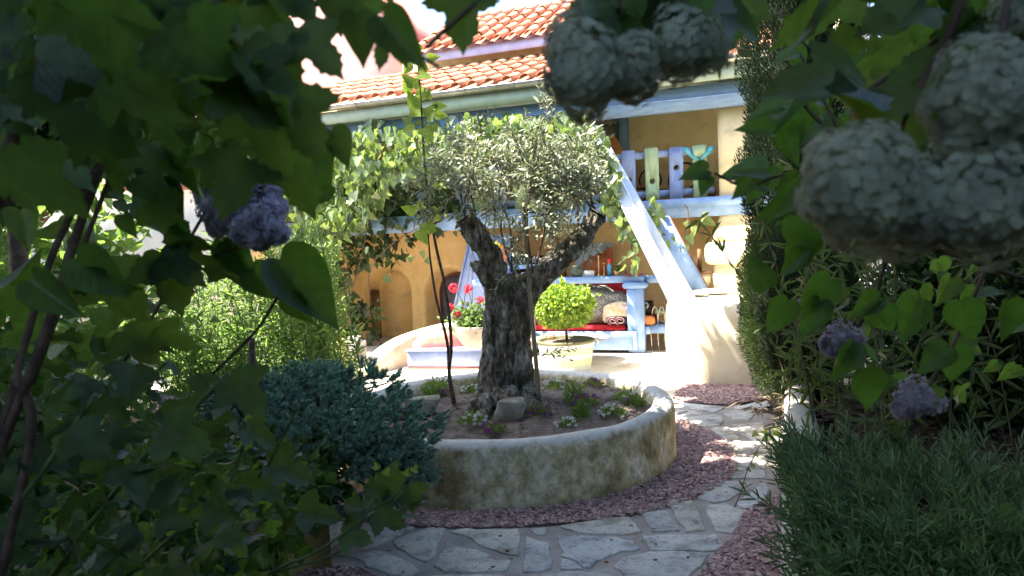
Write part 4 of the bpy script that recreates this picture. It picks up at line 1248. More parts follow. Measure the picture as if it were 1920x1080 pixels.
# low walls either side of the way in
def lowwall(name, label, pts, h, w, mat):
    root = thing(name, label, 'wall', (pts[0][0], pts[0][1], 0))
    P = smooth_path(pts, 7); g = G(); V = []; Tn = unit(np.gradient(P, axis=0))
    for i, (p, t) in enumerate(zip(P, Tn)):
        nrm = np.array([-t[1], t[0]])
        for a, z in ((-w, -.02), (-w * .99, h * .5), (-w * .96, h - .06), (-w * .7, h - .015), (0, h), (w * .7, h - .015), (w * .96, h - .06), (w * .99, h * .5), (w, -.02)):
            q = p + nrm * (a + .012 * noise.noise(Vector((p[0] * 3, p[1] * 3, z * 4)))); V.append((q[0], q[1], z))
    g.add(V, [(i * m + k, i * m + k + 1, (i + 1) * m + k + 1, (i + 1) * m + k) for i in range(len(P) - 1) for k in range(m - 1)] + [tuple(range(m)), tuple(range((len(P) - 1) * m + m - 1, (len(P) - 1) * m - 1, -1))])
    part(root, 'body', g, mat, smooth=True); return root
palerim = M_plaster('pale_rim_plaster', (.55, .50, .40), (.66, .62, .54), (.40, .36, .24), 3, (.55, .75), .4)
lowwall('bed_wall', 'low cream plaster wall edging the lavender bed', [(.95, 2.2), (1.22, 2.9), (1.55, 3.75), (1.92, 4.6), (2.30, 5.6), (2.62, 6.3), (2.95, 6.6)], .47, .11, palerim)
lowwall('bed_wall', 'low yellow plaster wall end under the spruce', [(-1.22, 3.78), (-1.45, 4.4), (-1.9, 5.1), (-2.3, 5.9), (-2.6, 6.6)], .47, .14, M_plaster('mustard_plaster', (.50, .38, .14), (.58, .46, .2), (.30, .24, .1), 2, (.5, .7), .4))
# raised soil in both beds
g = G().prism([(1.5, 3.3, 0), (2.3, 5.3, 0), (2.9, 6.4, 0), (9, 5.5, 0), (9, -1, 0), (1.5, -1, 0)], (0, 0, .36)); struct('raised_bed_soil', g, earth)
g = G().prism([(-1.35, 3.8, 0), (-1.35, -1, 0), (-9, -1, 0), (-9, 7.5, 0), (-2.75, 6.5, 0), (-2.3, 5.6, 0)], (0, 0, .36)); struct('raised_bed_soil', g, earth)

# ============================================================ TUB WITH THE ROUND TREE, TABLE
tb = at(1062, 668, 9.9); tb[2] = 0
tub = thing('planted_tub', 'pale green and lavender striped tub with a round clipped tree', 'planter', tb)
R1, R2, HH = .345, .405, .40
p_tub = M_rough('tub_green', (.40, .46, .32), (.46, .52, .37), 5, .55)
l_tub = M_rough('tub_lavender', (.42, .46, .50), (.48, .52, .58), 5, .55)
bands = [(0, .07, 'l'), (.07, .17, 'g'), (.17, .24, 'l'), (.24, .32, 'g'), (.32, .385, 'l')]
for z0, z1, c in bands:
    g = G().lathe([(R1 + (R2 - R1) * z0 / HH, z0 + .002), (R1 + (R2 - R1) * z1 / HH, z1)], tb, 36); part(tub, 'stripe', g, l_tub if c == 'l' else p_tub, smooth=True)
g = G().lathe([(R2 - .005, .385), (R2 + .015, .39), (R2 + .018, .42), (R2 - .01, .43), (R2 - .03, .42), (R2 - .05, .30), (0, .30)], tb, 36); part(tub, 'rim', g, M_rough('olive_metal', (.11, .11, .055), (.17, .17, .09), 5, .6), smooth=True)
g = G().lathe([(0, .39), (R2 - .03, .385)], tb, 24); part(tub, 'soil', g, soil)
for s in (-1, 1):
    g = G().tube([tb + (s * (R2 + .01 + .05 * sin(pi * k / 8)), 0, .42 - .09 * k / 8) for k in range(9)], .009, 6); part(tub, 'handle', g, steel, smooth=True)
g = G().tube([tb + (0.02, 0, .38), tb + (.01, 0, .55), tb + (0, 0, .72)], [.022, .018, .016], 8); part(tub, 'trunk', g, twig_m, smooth=True)
cc = tb + (-.01, 0, .90)
n = 3400
d = rdir(n); rad = rng.uniform(.45, 1.04, n) ** .5
bl_ = 1 + .12 * np.sin(d[:, 0] * 5 + 1) * np.cos(d[:, 2] * 4)
P = cc + d * (np.array([.41, .41, .30]) * (rad * bl_)[:, None])
part(tub, 'crown', scatter(T_round, P, frames(d + rdir(n) * .8, d + rdir(n) * .7 + (0, 0, .3)), rng.uniform(.045, .075, n)), L_box, kind='stuff')
gs = G(); PS = []; DS = []
for k in range(90):
    dd = rdir(1)[0]; dd[2] = dd[2] * .8 + .15
    b_ = cc + dd * np.array([.37, .37, .27]); L = rng.uniform(.04, .15)
    gs.tube([b_, b_ + unit(dd) * L], .003, 4)
    for j in range(7):
        PS.append(b_ + unit(dd) * L * rng.uniform(.2, 1)); DS.append(dd + rng.normal(0, .6, 3))
part(tub, 'shoots', gs, stem_g, kind='stuff')
part(tub, 'shoot_leaves', scatter(T_round, np.array(PS), frames(np.array(DS), rdir(len(PS))), rng.uniform(.045, .07, len(PS))), L_box, kind='stuff')
# olive sprig reaching over the tub
tbl = thing('round_table', 'dark round metal table behind the striped tub', 'table', tb + (.35, .5, 0))
tc = at(1070, 634, 10.55)
g = G().lathe([(0, .012), (.60, .012), (.62, .0), (.60, -.012), (0, -.012)], tc, 40, 1, .8); part(tbl, 'top', g, M_rough('dark_table', (.22, .22, .24), (.3, .3, .32), 4, .4), smooth=False)
g = G().tube([tc, (tc[0], tc[1], .0)], .03, 10); part(tbl, 'leg', g, blackm, smooth=True)
g = G().lathe([(0, 0), (.22, .01), (.20, .03), (0, .04)], (tc[0], tc[1], 0), 20); part(tbl, 'foot', g, blackm, smooth=True)
bp = at(1027, 630, 10.3)
bw = thing('clay_bowl', 'small carved clay bowl with a lid on the round table', 'bowl', (bp[0], bp[1], tc[2] + .012))
g = G().lathe([(0, 0), (.08, 0), (.11, .03), (.11, .06), (.075, .075), (0, .08)], (bp[0], bp[1], tc[2] + .012), 18); part(bw, 'body', g, terrac, smooth=True)
for k in range(10):
    a = 2 * pi * k / 10
    g = G().lathe([(0, .03), (.014, .02), (.014, 0)], (bp[0] + .09 * cos(a), bp[1] + .09 * sin(a), tc[2] + .08), 6); part(bw, 'knob', g, terrac, smooth=True)
gp = at(1050, 628, 10.4)
tagp(part(None, 'glass', G().lathe([(.03, 0), (.035, .09), (.03, .09), (.026, .01), (0, .01)], (gp[0], gp[1], tc[2] + .012), 14), whitem, smooth=True), 'pale tumbler beside the clay bowl', 'glass')
# ============================================================ OLIVE TREE
def remeshed(name, g, vox, disp, mat, root):
    me = mesh_from(name, g.arr(), g.F, mat, True)
    o = link(name, me)
    md = o.modifiers.new('r', 'REMESH'); md.mode = 'VOXEL'; md.voxel_size = vox
    dg = bpy.context.evaluated_depsgraph_get()
    me2 = bpy.data.meshes.new_from_object(o.evaluated_get(dg))
    bpy.data.objects.remove(o)
    nv = len(me2.vertices)
    co = np.empty(nv * 3, np.float32); me2.vertices.foreach_get('co', co); co = co.reshape(-1, 3).astype(float)
    no = np.empty(nv * 3, np.float32); me2.vertices.foreach_get('normal', no); no = no.reshape(-1, 3)
    dd = np.array([disp(Vector(p)) for p in co])
    co = co + no * dd[:, None]
    co = w2l(root, co)
    me2.vertices.foreach_set('co', co.astype(np.float32).ravel())
    me2.materials.clear(); me2.materials.append(mat)
    me2.polygons.foreach_set('use_smooth', np.ones(len(me2.polygons), bool))
    me2.update()
    o = link(name, me2); o.parent = root
    return o
ot = thing('olive_tree', 'old gnarled olive tree with two sawn limbs and a silvery crown in the round planter', 'tree', (-.02, 6.25, .38))
g = G()
LP = smooth_path([at(922, 775, 6.1), at(922, 725, 6.12), at(926, 650, 6.15), at(932, 590, 6.15), at(934, 540, 6.15), at(918, 480, 6.12), at(893, 440, 6.1), at(872, 408, 6.08)], 6)
g.tube(LP, np.interp(np.linspace(0, 1, len(LP)), [0, .1, .3, .55, .7, 1], [.165, .12, .112, .13, .108, .09]), 22)
RP = smooth_path([at(985, 775, 6.3), at(980, 725, 6.3), at(972, 650, 6.3), at(975, 590, 6.25), at(985, 550, 6.2), at(1018, 515, 6.15), at(1062, 475, 6.1), at(1095, 440, 6.08), at(1122, 400, 6.05)], 6)
g.tube(RP, np.interp(np.linspace(0, 1, len(RP)), [0, .1, .3, .5, .62, .8, 1], [.18, .132, .115, .135, .115, .092, .075]), 22)
for a, b, r in (((915, 730), (878, 775), .07), ((930, 735), (962, 782), .075), ((990, 735), (1030, 768), .07), ((915, 735), (905, 785), .06), ((960, 735), (935, 790), .06), ((990, 735), (1000, 778), .06)):
    p, q = at(a[0], a[1], 6.12), gr(b[0], b[1], .36)
    q[2] = .35; mid = (p + q) / 2; mid[2] = .42
    g.tube(smooth_path([p, mid, q, q + (q - p) * .3 - (0, 0, .06)], 4), np.linspace(r * 1.4, r * .35, 13), 10)
g.tube([at(918, 520, 6.1), at(895, 500, 6.06), at(884, 492, 6.05)], [.09, .05, .03], 10)
g.tube([at(940, 610, 6.2), at(950, 560, 6.18), at(962, 520, 6.15)], [.15, .17, .12], 16)
g.tube([at(952, 775, 6.2), at(952, 740, 6.2), at(952, 680, 6.22), at(952, 610, 6.2)], [.12, .095, .085, .10], 14)
def bdisp(p):
    q = Vector((p.x * 9, p.y * 9, p.z * 3.2))
    r = noise.noise(q) * .030 + noise.noise(Vector((p.x * 26, p.y * 26, p.z * 9))) * .016 + noise.noise(Vector((p.x * 60, p.y * 60, p.z * 26))) * .004
    return r - .022 * abs(noise.noise(q * 2.1)) + .008 * abs(noise.noise(Vector((p.x * 45, p.y * 45, p.z * 14))))
remeshed('trunk', g, .0085, bdisp, bark_m, ot)
# sawn faces
for P_, r in ((LP, .088), (RP, .075)):
    dvec = unit(P_[-1] - P_[-3]); e = P_[-1] + dvec * .004
    g = G().tube([e, e + dvec * .006], [r, r * .96], 18); part(ot, 'sawn_face', g, M_rough('sawn_wood', (.10, .09, .08), (.22, .19, .16), 12, .9), smooth=False)
# twigs with leaves
twP, twD, twL = [], [], []
g = G()
BD = 9
starts = [at(872, 412, 6.08), at(1118, 405, 6.05), at(960, 510, 6.12), at(1000, 520, 6.1), at(1085, 445, 6.08), at(905, 460, 6.1)]
ends_px = poly_px([(800, 290), (860, 265), (950, 262), (1020, 250), (1085, 275), (1118, 320), (1120, 370), (1070, 390), (1010, 400), (940, 395), (880, 375), (800, 385), (775, 330)], 38)
ends_px = np.vstack([ends_px, [(1020, 222), (1030, 235), (905, 245), (1100, 262), (960, 248), (850, 262)]])
ends_px = np.vstack([ends_px, poly_px([(870, 400), (1090, 395), (1050, 440), (1000, 430), (960, 470), (930, 440)], 9)])
limbs = []
for (x, y), si, Yd in (((835, 340), 0, 6.0), ((885, 300), 0, 6.3), ((880, 350), 5, 5.8), ((940, 330), 2, 6.0), ((965, 280), 2, 6.35), ((1000, 340), 3, 5.75), ((1030, 300), 3, 6.2), ((1070, 290), 4, 6.3), ((1100, 320), 1, 6.0), ((1060, 350), 4, 5.8), ((1115, 290), 1, 6.3)):
    s, e = starts[si], at(x, y, Yd)
    pth = smooth_path([s, s * .6 + e * .4 + rng.normal(0, .05, 3) + (0, 0, .05), s * .25 + e * .75 + rng.normal(0, .04, 3), e], 6)
    g.tube(pth, np.linspace(.010, .004, len(pth)), 6, cap=False); limbs.append(pth[int(len(pth) * .45):])
LPT = np.vstack(limbs)
for i, (x, y) in enumerate(ends_px):
    Yd = 6.1 + rng.uniform(-.7, .6)
    e = at(x, y, Yd)
    dist = np.linalg.norm(LPT - e, axis=1) + rng.uniform(0, .12, len(LPT))
    s = LPT[int(np.argmin(np.abs(dist - .22)))] if dist.min() < .22 else LPT[int(np.argmin(dist))]
    mid = (s + e) / 2 + rng.normal(0, .03, 3) + (0, 0, .03)
    pth = smooth_path([s, mid, e], 4)
    g.tube(pth, np.linspace(.005, .002, len(pth)), 4, cap=False)
    for k in range(2, len(pth)):
        for _ in range(2):
            twP.append(pth[k] + rng.normal(0, .02, 3)); twD.append(unit(unit(pth[k] - pth[k - 1]) * .5 + rng.normal(0, .55, 3) + (0, 0, .25))); twL.append(rng.uniform(.10, .24))
extra = [((1020, 205), (.0, 0, 1)), ((1115, 232), (.2, 0, 1)), ((800, 395), (-1, 0, .1)), ((830, 385), (-1, 0, .1)), ((790, 340), (-1, 0, .3)), ((945, 500), (-.4, -.5, -.6)), ((985, 470), (.2, -.5, -.4)), ((1095, 480), (.5, -.5, -.2)), ((1060, 450), (.6, -.4, .3))]
for (x, y), dd in extra:
    for _ in range(3):
        twP.append(at(x, y, 5.85) + rng.normal(0, .04, 3)); twD.append(unit(np.array(dd, float) + rng.normal(0, .35, 3))); twL.append(rng.uniform(.12, .22))
part(ot, 'branches', g, twig_m, smooth=True, kind='stuff')
def leafy_twigs(Ps, Ds, Ls, T, leaf, gap, spread=.8, up=(0, -.4, 1), gt=None, r=.002):
    P = []; Dd = []; Nn = []; S = []
    for p, d, L in zip(Ps, Ds, Ls):
        k = max(3, int(L / gap)); side = unit(np.cross(d, rng.normal(size=3)))
        bend = rng.normal(0, .12, 3)
        for i in range(k):
            t = (i + .5) / k
            q = p + d * L * t + bend * L * t * t
            ang = i * 1.57
            ax = side * cos(ang) + np.cross(d, side) * sin(ang)
            for sg in (-1, 1):
                P.append(q); Dd.append(d * (1.1 if t > .85 else .75) + ax * sg * spread + rng.normal(0, .12, 3)); S.append(leaf * rng.uniform(.6, 1.15) * (1 - .35 * max(0, t - .7)))
        if gt is not None:
            gt.tube([p, p + d * L * .5 + bend * L * .25, p + d * L + bend * L], [r * 1.3, r, r * .6], 4, cap=False)
    P = np.array(P); Dd = np.array(Dd); n = len(P)
    return scatter(T, P, frames(Dd, rdir(n) * .7 + np.array(up)), np.array(S))
gt = G()
me = leafy_twigs(twP, twD, twL, T_olive, .086, .045, .85, gt=gt)
part(ot, 'crown', me, L_olive, kind='stuff')
part(ot, 'twigs', gt, twig_m, kind='stuff')
gq = G()
sprig = leafy_twigs([at(1012, 668, 6.1), at(1030, 664, 6.08), at(1012, 668, 6.1)], [unit(at(1090, 645, 6.0) - at(1012, 668, 6.1)), unit(at(1065, 672, 6.0) - at(1030, 664, 6.08)), unit(at(1060, 655, 6.05) - at(1012, 668, 6.1))], [.40, .18, .25], T_olive, .055, .04, .8, gt=gq)
part(ot, 'sprig', sprig, L_maple, kind='stuff'); part(ot, 'sprig_stem', gq, twig_m, kind='stuff')
# bare dead twigs at the top
g = G()
for a in ([(1040, 250, 6.2), (1035, 215, 6.2), (1018, 180, 6.2)], [(1036, 220, 6.2), (1042, 195, 6.2), (1040, 172, 6.2)], [(1030, 205, 6.2), (1012, 197, 6.2)]):
    g.tube([at(*p) for p in a], .005, 5)
part(ot, 'dead_twig', g, twig_m)

# young sapling stems tied at the left
sp_ = thing('sapling', 'thin twin stemmed sapling with a leafy top rising left of the olive trunk', 'tree', tuple(gr(848, 757, .37)))
for k, pts in enumerate(([(852, 758, 6.2), (842, 700, 6.2), (846, 640, 6.15), (835, 540, 6.1), (815, 450, 6.05), (798, 330, 6.0), (790, 200, 6.0), (783, 120, 6.0)],
                         [(850, 755, 6.22), (843, 705, 6.2), (838, 640, 6.2), (818, 560, 6.2), (806, 480, 6.15), (800, 400, 6.12)])):
    P = smooth_path(px_path(pts), 5)
    g = G().tube(P, np.linspace(.020, .006, len(P)), 7); part(sp_, 'stem', g, twig_m, smooth=True)
pts = [(785, 110), (770, 120), (795, 135), (775, 160), (800, 170), (765, 175), (805, 185), (780, 205), (812, 200), (795, 240), (775, 150), (790, 95), (772, 195), (808, 240), (778, 240), (800, 220),
       (815, 215), (768, 210), (795, 385), (780, 400), (820, 390), (800, 420), (815, 430), (785, 430), (825, 410), (775, 100), (800, 110), (785, 140)]
for k, (x, y) in enumerate(pts):
    d = unit(np.array([rng.normal(0, 1), -.3, rng.normal(.2, .6)]))
    leaf_obj(sp_, 'leaf', T_ivy2 if k % 3 else T_ivy, 'sap%d' % (k % 3 > 0), L_fg, at(x, y, 6.0 + rng.uniform(-.1, .1)), frames(d[None], (rdir(1) * .5 + (0, -1, .4)))[0], rng.uniform(.09, .16))
sk = thing('stake', 'grey wooden stake standing right of the olive trunk', 'stake', tuple(gr(1010, 748, .37)))
P = smooth_path(px_path([(1011, 752, 5.98), (1006, 690, 5.98), (998, 600, 5.95), (990, 510, 5.92), (985, 430, 5.9), (982, 380, 5.9)]), 4)
g = G().tube(P, np.linspace(.022, .014, len(P)), 8); part(sk, 'pole', g, stake_m, smooth=True)

# stones in the bed
def rock(name, label, px, py, s, seed):
    c = gr(px, py, .40)
    bm = bmesh.new(); rs = random.Random(seed)
    for sx_ in (-1, 1):
        for sy_ in (-1, 1):
            for sz_ in (-1, 1):
                for _ in range(3):
                    p = Vector((sx_ * rs.uniform(.30, .5), sy_ * rs.uniform(.28, .5), sz_ * rs.uniform(.30, .5)))
                    bm.verts.new((c[0] + p.x * s[0] + p.z * s[0] * .15, c[1] + p.y * s[1], c[2] + .04 + p.z * s[2]))
    r_ = bmesh.ops.convex_hull(bm, input=bm.verts[:])
    bmesh.ops.delete(bm, geom=[v for v in bm.verts if not v.link_faces], context='VERTS')
    bmesh.ops.bevel(bm, geom=bm.edges[:], offset=.006, segments=1, affect='EDGES')
    tagp(part(None, name, G().bm(bm), rockm, smooth=False), label, 'stone')
rock('stone', 'pale angular stone in front of the olive trunk', 957, 778, (.25, .17, .19), 1.2)
rock('stone', 'mossy flat stone at the left edge of the bed beside the spruce', 790, 768, (.32, .18, .14), 4.4)

# flowers in the bed
def soil_z(x, y):
    return .365 + .035 * noise.noise(Vector((x * 2.3, y * 2.3, 0))) + .025 * noise.noise(Vector((x * 8, y * 8, 3)))
def bed_plant(px, py, kind, size, label, cat='flower', group=None):
    size *= 1.12
    c = gr(px, py, .38); c[2] = soil_z(c[0], c[1])
    t = thing({'w': 'alyssum_plant', 'p': 'purple_alyssum_plant', 'g': 'seedling_plant'}[kind], label, cat, c, 0, group)
    n = int(160 * size / .1 * (2 if kind == 'g' else 1))
    gh = size * (1.5 if kind == 'g' else .75)
    d = rdir(n); d[:, 2] = abs(d[:, 2])
    P = c + d * rng.uniform(.1, 1, (n, 1)) ** .6 * np.array([size * (.8 if kind == 'g' else 1), size * .8, gh])
    part(t, 'foliage', scatter(T_olive, P, frames(d + (0, 0, .8), rdir(n)), rng.uniform(.025, .05, n)), L_fg if kind != 'g' else L_willow, kind='stuff')
    if kind != 'g':
        m_ = int(9 + size * 90)
        for k in range(m_):
            dd = unit(np.array([rng.normal(0, 1), rng.normal(0, 1), abs(rng.normal(.9, .5))]))
            h = c + dd * np.array([size * 1.05, size * .9, gh * 1.15]) + rng.normal(0, .008, 3)
            h[2] = max(h[2], c[2] + .015)
            if k == 0: VV = []
            nf = 14
            q = rdir(nf); q[:, 2] = abs(q[:, 2])
            VV.append(scatter(T_flor4, h + q * .014, frames(np.cross(q, rdir(nf)), q), rng.uniform(.012, .018, nf)))
        part(t, 'flowers', join_sc(VV), P_white if kind == 'w' else P_purple, kind='stuff')
for px, py, s, lb in ((886, 792, .10, 'white alyssum clump at the front left of the stone'), (1065, 800, .07, 'small white alyssum at the front rim'), (1150, 775, .10, 'white alyssum clump at the front right rim'),
                      (1172, 745, .10, 'white alyssum clump at the far right of the bed'), (1040, 728, .11, 'white alyssum just right of the wooden stake'), (880, 735, .10, 'white alyssum at the left foot of the trunk'),
                      (822, 730, .15, 'tall pale alyssum behind the sapling stems')):
    bed_plant(px, py, 'w', s, lb)
for px, py, s, lb in ((1008, 778, .11, 'purple flower clump right of the pale stone'), (925, 805, .08, 'purple flower clump at the front rim left'), (1100, 760, .10, 'purple flower clump in the middle right of the bed'),
                      (1113, 722, .08, 'purple flower clump at the back right rim'), (835, 742, .06, 'purple flower tuft by the sapling stems'), (745, 780, .07, 'purple flower tuft at the left behind the spruce'), (1180, 752, .05, 'tiny purple flower tuft by the far right alyssum')):
    bed_plant(px, py, 'p', s, lb)
for px, py, s, lb in ((1080, 755, .12, 'tall grey green seedling in the right of the bed'), (1090, 778, .08, 'low green seedling right of the purple clump'), (905, 728, .08, 'yellow green seedling at the trunk foot'), (1195, 760, .06, 'green seedling at the right rim'),
                      (810, 745, .09, 'green seedling behind the left stone')):
    bed_plant(px, py, 'g', s, lb, 'plant')

# ============================================================ IVY
iv = hthing('ivy', 'dense ivy hanging from the balcony, pale in the sun and coloured darker for shade beneath', 'climbing plant', -2, -.4, 0)
R1p = [(560, 330), (640, 245), (740, 235), (840, 250), (880, 222), (960, 225), (1060, 228), (1105, 250), (1150, 310), (1160, 390), (1195, 400), (1190, 425), (1130, 400), (1125, 320), (1060, 280), (960, 275), (900, 300), (850, 330), (820, 345), (740, 330), (700, 400), (650, 440), (590, 520), (520, 480), (510, 380)]
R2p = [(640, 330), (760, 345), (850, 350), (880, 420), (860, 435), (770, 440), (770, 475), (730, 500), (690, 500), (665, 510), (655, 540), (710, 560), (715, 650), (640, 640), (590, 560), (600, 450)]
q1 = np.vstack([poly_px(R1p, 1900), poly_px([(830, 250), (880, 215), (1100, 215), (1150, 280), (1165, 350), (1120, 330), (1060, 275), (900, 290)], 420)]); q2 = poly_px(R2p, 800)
top = poly_px([(880, 215), (1100, 200), (1110, 240), (860, 245), (640, 245), (640, 225)], 90)
tr1 = [(1180 + 14 * math.sin(k), 400 + 8 * k) for k in range(14)] + [(1193 - .6 * k + 6 * math.sin(k * 2), 480 + 3 * k) for k in range(6)]
tr2 = [(1195 + 6.5 * k, 415 + 3.6 * k + 7 * math.sin(k * 1.7)) for k in range(15)]
tr3 = [(1160 + rng.uniform(0, 80), 370 + rng.uniform(0, 80)) for k in range(75)]
tr4 = [(1100 + .45 * t_ + rng.uniform(-18, 22), 235 + t_) for t_ in rng.uniform(0, 170, 90)]
tr5 = [(1285, 415), (1300, 425), (1292, 440), (1325, 400), (1322, 412), (790, 470), (800, 485), (835, 400), (720, 520), (735, 505), (770, 480)]
lst = []
for qs, dr in ((q1, (-1.05, -.2)), (q2, (-.08, .40)), (top, (-.35, -.15)), (tr1, (-1.0, -.8)), (tr2, (-.9, -.5)), (tr3, (-.9, -.5)), (tr4, (-.95, -.5)), (tr5, (-.3, -.2))):
    for x, y in qs:
        d = rng.uniform(*dr)
        u, z = hp(x, y, d)
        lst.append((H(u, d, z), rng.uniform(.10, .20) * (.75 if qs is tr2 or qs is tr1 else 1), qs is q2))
lst.sort(key=lambda a: -a[1])
nrmb = -HN
def ivy_rot(n):
    d = np.stack([rng.normal(0, .75, n), rng.normal(0, .4, n), -np.ones(n)], 1)
    nn = nrmb * .8 + np.stack([rng.normal(-.2, .7, n), rng.normal(0, .5, n), rng.uniform(-.1, 1.3, n)], 1)
    return frames(d, nn)
for k, (p, s, y) in enumerate(lst[:280]):
    leaf_obj(iv, 'leaf', T_ivy if k % 2 else T_ivy2, 'ivy%d' % (k % 2), L_ivy_shade if y else L_ivy, p, ivy_rot(1)[0], s)
for old in (False, True):  # True picks the lower ivy whose green is darkened for shade
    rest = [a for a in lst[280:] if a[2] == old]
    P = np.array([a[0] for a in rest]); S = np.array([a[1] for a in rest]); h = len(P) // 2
    part(iv, 'shaded_leaves' if old else 'small_leaves', join_sc([scatter(T_ivy, P[:h], ivy_rot(h), S[:h]), scatter(T_ivy2, P[h:], ivy_rot(len(P) - h), S[h:])]), L_ivy_shade if old else L_ivy, kind='stuff')
g = G()
for pts in ([(640, 640), (655, 560), (680, 480), (700, 400), (740, 330), (860, 270), (960, 250), (1090, 245)], [(600, 600), (620, 500), (600, 420), (640, 330)], [(690, 560), (700, 500), (760, 440), (850, 400)], [(1150, 300), (1180, 400), (1190, 480)],
            [(1190, 405), (1240, 440), (1285, 465)], [(1278, 380), (1285, 400), (1292, 440)], [(640, 400), (650, 500), (660, 640)], [(860, 330), (960, 300), (1060, 260)]):
    P = smooth_path([H(hp(x, y, -.35)[0], -.35, hp(x, y, -.35)[1]) + rng.normal(0, .03, 3) for x, y in pts], 5)
    g.tube(P, .010, 5)
part(iv, 'vine_stems', g, twig_m, smooth=True, kind='stuff')

# ============================================================ MASSES OF FOLIAGE
def mass(P, T, size, mat, name, root, outward=None, sz=(.7, 1.25), up=.4, kind='stuff'):
    n = len(P)
    d = rdir(n)
    if outward is not None: d = unit(d + outward)
    nn = rdir(n) + (0, -.5, up * 2)
    return part(root, name, scatter(T, P, frames(d, nn), rng.uniform(*sz, n) * size), mat, kind=kind)
def ell(c, r, n, shell=.55):
    d = rdir(n); k = rng.uniform(shell, 1, n)
    lump = 1 + .18 * np.sin(d[:, 0] * 6 + c[0]) * np.cos(d[:, 2] * 5 + c[1]) + .1 * np.sin(d[:, 1] * 9)
    return np.array(c) + d * np.array(r) * (k * lump)[:, None]

# willowy shrub, upright stems with narrow leaves
ws = thing('willowy_shrub', 'tall light green shrub of upright stems with narrow leaves at left', 'shrub', (-3.2, 7.2, 0))
g = G(); Ps, Ds, Ls = [], [], []
for k in range(170):
    x, y = poly_px([(300, 470), (420, 400), (520, 420), (600, 400), (640, 470), (600, 560), (640, 640), (560, 690), (360, 690), (250, 600)], 1)[0]
    Yd = rng.uniform(6.0, 8.4); e = at(x, y, Yd)
    b = np.array([e[0] * .85 - .3 + rng.normal(0, .25), Yd + rng.normal(0, .2), .0])
    P = smooth_path([b, (b + e) / 2 + rng.normal(0, .06, 3), e], 6)
    g.tube(P, np.linspace(.008, .003, len(P)), 4, cap=False)
    for i in range(3, len(P)):
        Ps.append(P[i - 1]); Ds.append(unit(P[i] - P[i - 1] + rng.normal(0, .05, 3))); Ls.append(np.linalg.norm(P[i] - P[i - 1]) * 1.1)
        if i % 2: Ps.append(P[i - 1]); Ds.append(unit(rng.normal(0, .6, 3) + (0, 0, .7))); Ls.append(.22)
part(ws, 'stems', g, stem_g, kind='stuff')
part(ws, 'leaves', leafy_twigs(Ps, Ds, Ls, T_lance, .11, .042, .9), L_willow, kind='stuff')
# small bright conifer shrub beside the pier
sb = thing('bright_bush', 'small bright green feathery bush beside the grey pier', 'shrub', (-3.0, 9.3, 0))
c = at(590, 640, 9.4)
P = ell((c[0], c[1], c[2]), (.26, .26, .42), 2600, .3); mass(P, T_needle, .07, L_fg, 'foliage', sb, (0, 0, 1.2))

# spruce
L_tip = L_needle
spz = thing('blue_spruce', 'low blue green spruce with stubby needled shoots spreading over the planter edge', 'tree', (-1.9, 4.9, .36))
ends = [(812, 785, 4.35), (800, 830, 4.2), (795, 885, 4.1), (765, 770, 4.4), (735, 715, 4.6), (700, 700, 4.7), (745, 745, 4.5), (770, 910, 4.0), (740, 940, 3.95), (700, 950, 3.9), (650, 945, 3.9), (600, 930, 3.9), (560, 900, 3.9),
        (680, 760, 4.2), (640, 790, 4.0), (700, 800, 4.0), (740, 840, 3.95), (690, 870, 3.85), (640, 850, 3.8), (590, 830, 3.8), (560, 790, 3.9), (620, 740, 4.3), (580, 720, 4.5), (530, 710, 4.6), (650, 705, 4.7), (610, 700, 4.8),
        (500, 760, 4.1), (520, 830, 3.9), (480, 700, 4.9), (430, 720, 4.8), (450, 800, 4.2), (400, 760, 4.5), (720, 880, 3.9), (760, 820, 4.05), (780, 860, 4.05), (660, 820, 3.85), (540, 740, 4.2), (470, 850, 4.0), (420, 860, 4.1), (510, 900, 3.9)]
root_c = np.array([-1.9, 4.95, .75])
Pn, Dn, Sn = [], [], []
g = G(); shoots = []
for x, y, Yd in ends + [(x_ + rng.normal(0, 22), y_ + rng.normal(0, 16), Y_ + rng.uniform(.1, .35)) for x_, y_, Y_ in ends[12:] for _ in (0, 1, 2)]:
    e = at(x, y, Yd); d0 = unit(unit(e - root_c) + (.1, -.35, .3))
    pth = smooth_path([root_c + (e - root_c) * .25, root_c + (e - root_c) * .6 + (0, 0, -.05), e - d0 * .05], 6)
    g.tube(pth, np.linspace(.014, .006, len(pth)), 5, cap=False)
    R = rng.uniform(.07, .11); cen = e - d0 * R
    for k in range(20):
        sd = unit(d0 * .8 + rng.normal(0, .75, 3))
        p = cen + unit(sd) * R * rng.uniform(.35, 1.0) * (1.25, 1.25, .8)
        shoots.append((p, unit(sd + d0 * .5 + (0, 0, .35)), rng.uniform(.055, .085)))
for p, d, L in shoots:
    nn = 130
    t = rng.uniform(0, 1, nn) ** .8
    rd = unit(np.cross(d, rdir(nn)))
    Pn.append(p + d * (t * L)[:, None]); Dn.append(d * (.35 + .75 * t)[:, None] + rd * (1.0 - .35 * t)[:, None]); Sn.append(rng.uniform(.020, .030, nn))
Pn = np.vstack(Pn); Dn = np.vstack(Dn); Sn = np.concatenate(Sn)
part(spz, 'needles', scatter((T_needle[0] * (2.2, 1, 1), T_needle[1]), Pn, frames(Dn, rdir(len(Pn))), Sn), L_needle, kind='stuff')
part(spz, 'branch_tiers', g, twig_m, smooth=True, kind='stuff')
g = G().tube([(-1.9, 4.95, .34), (-1.9, 4.95, .9), (-1.88, 4.95, 1.2)], [.05, .04, .02], 9); part(spz, 'trunk', g, twig_m, smooth=True)
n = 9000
P = ell((-1.75, 4.75, .72), (.95, .75, .42), n, .1); P[:, 2] = np.maximum(P[:, 2], .3)
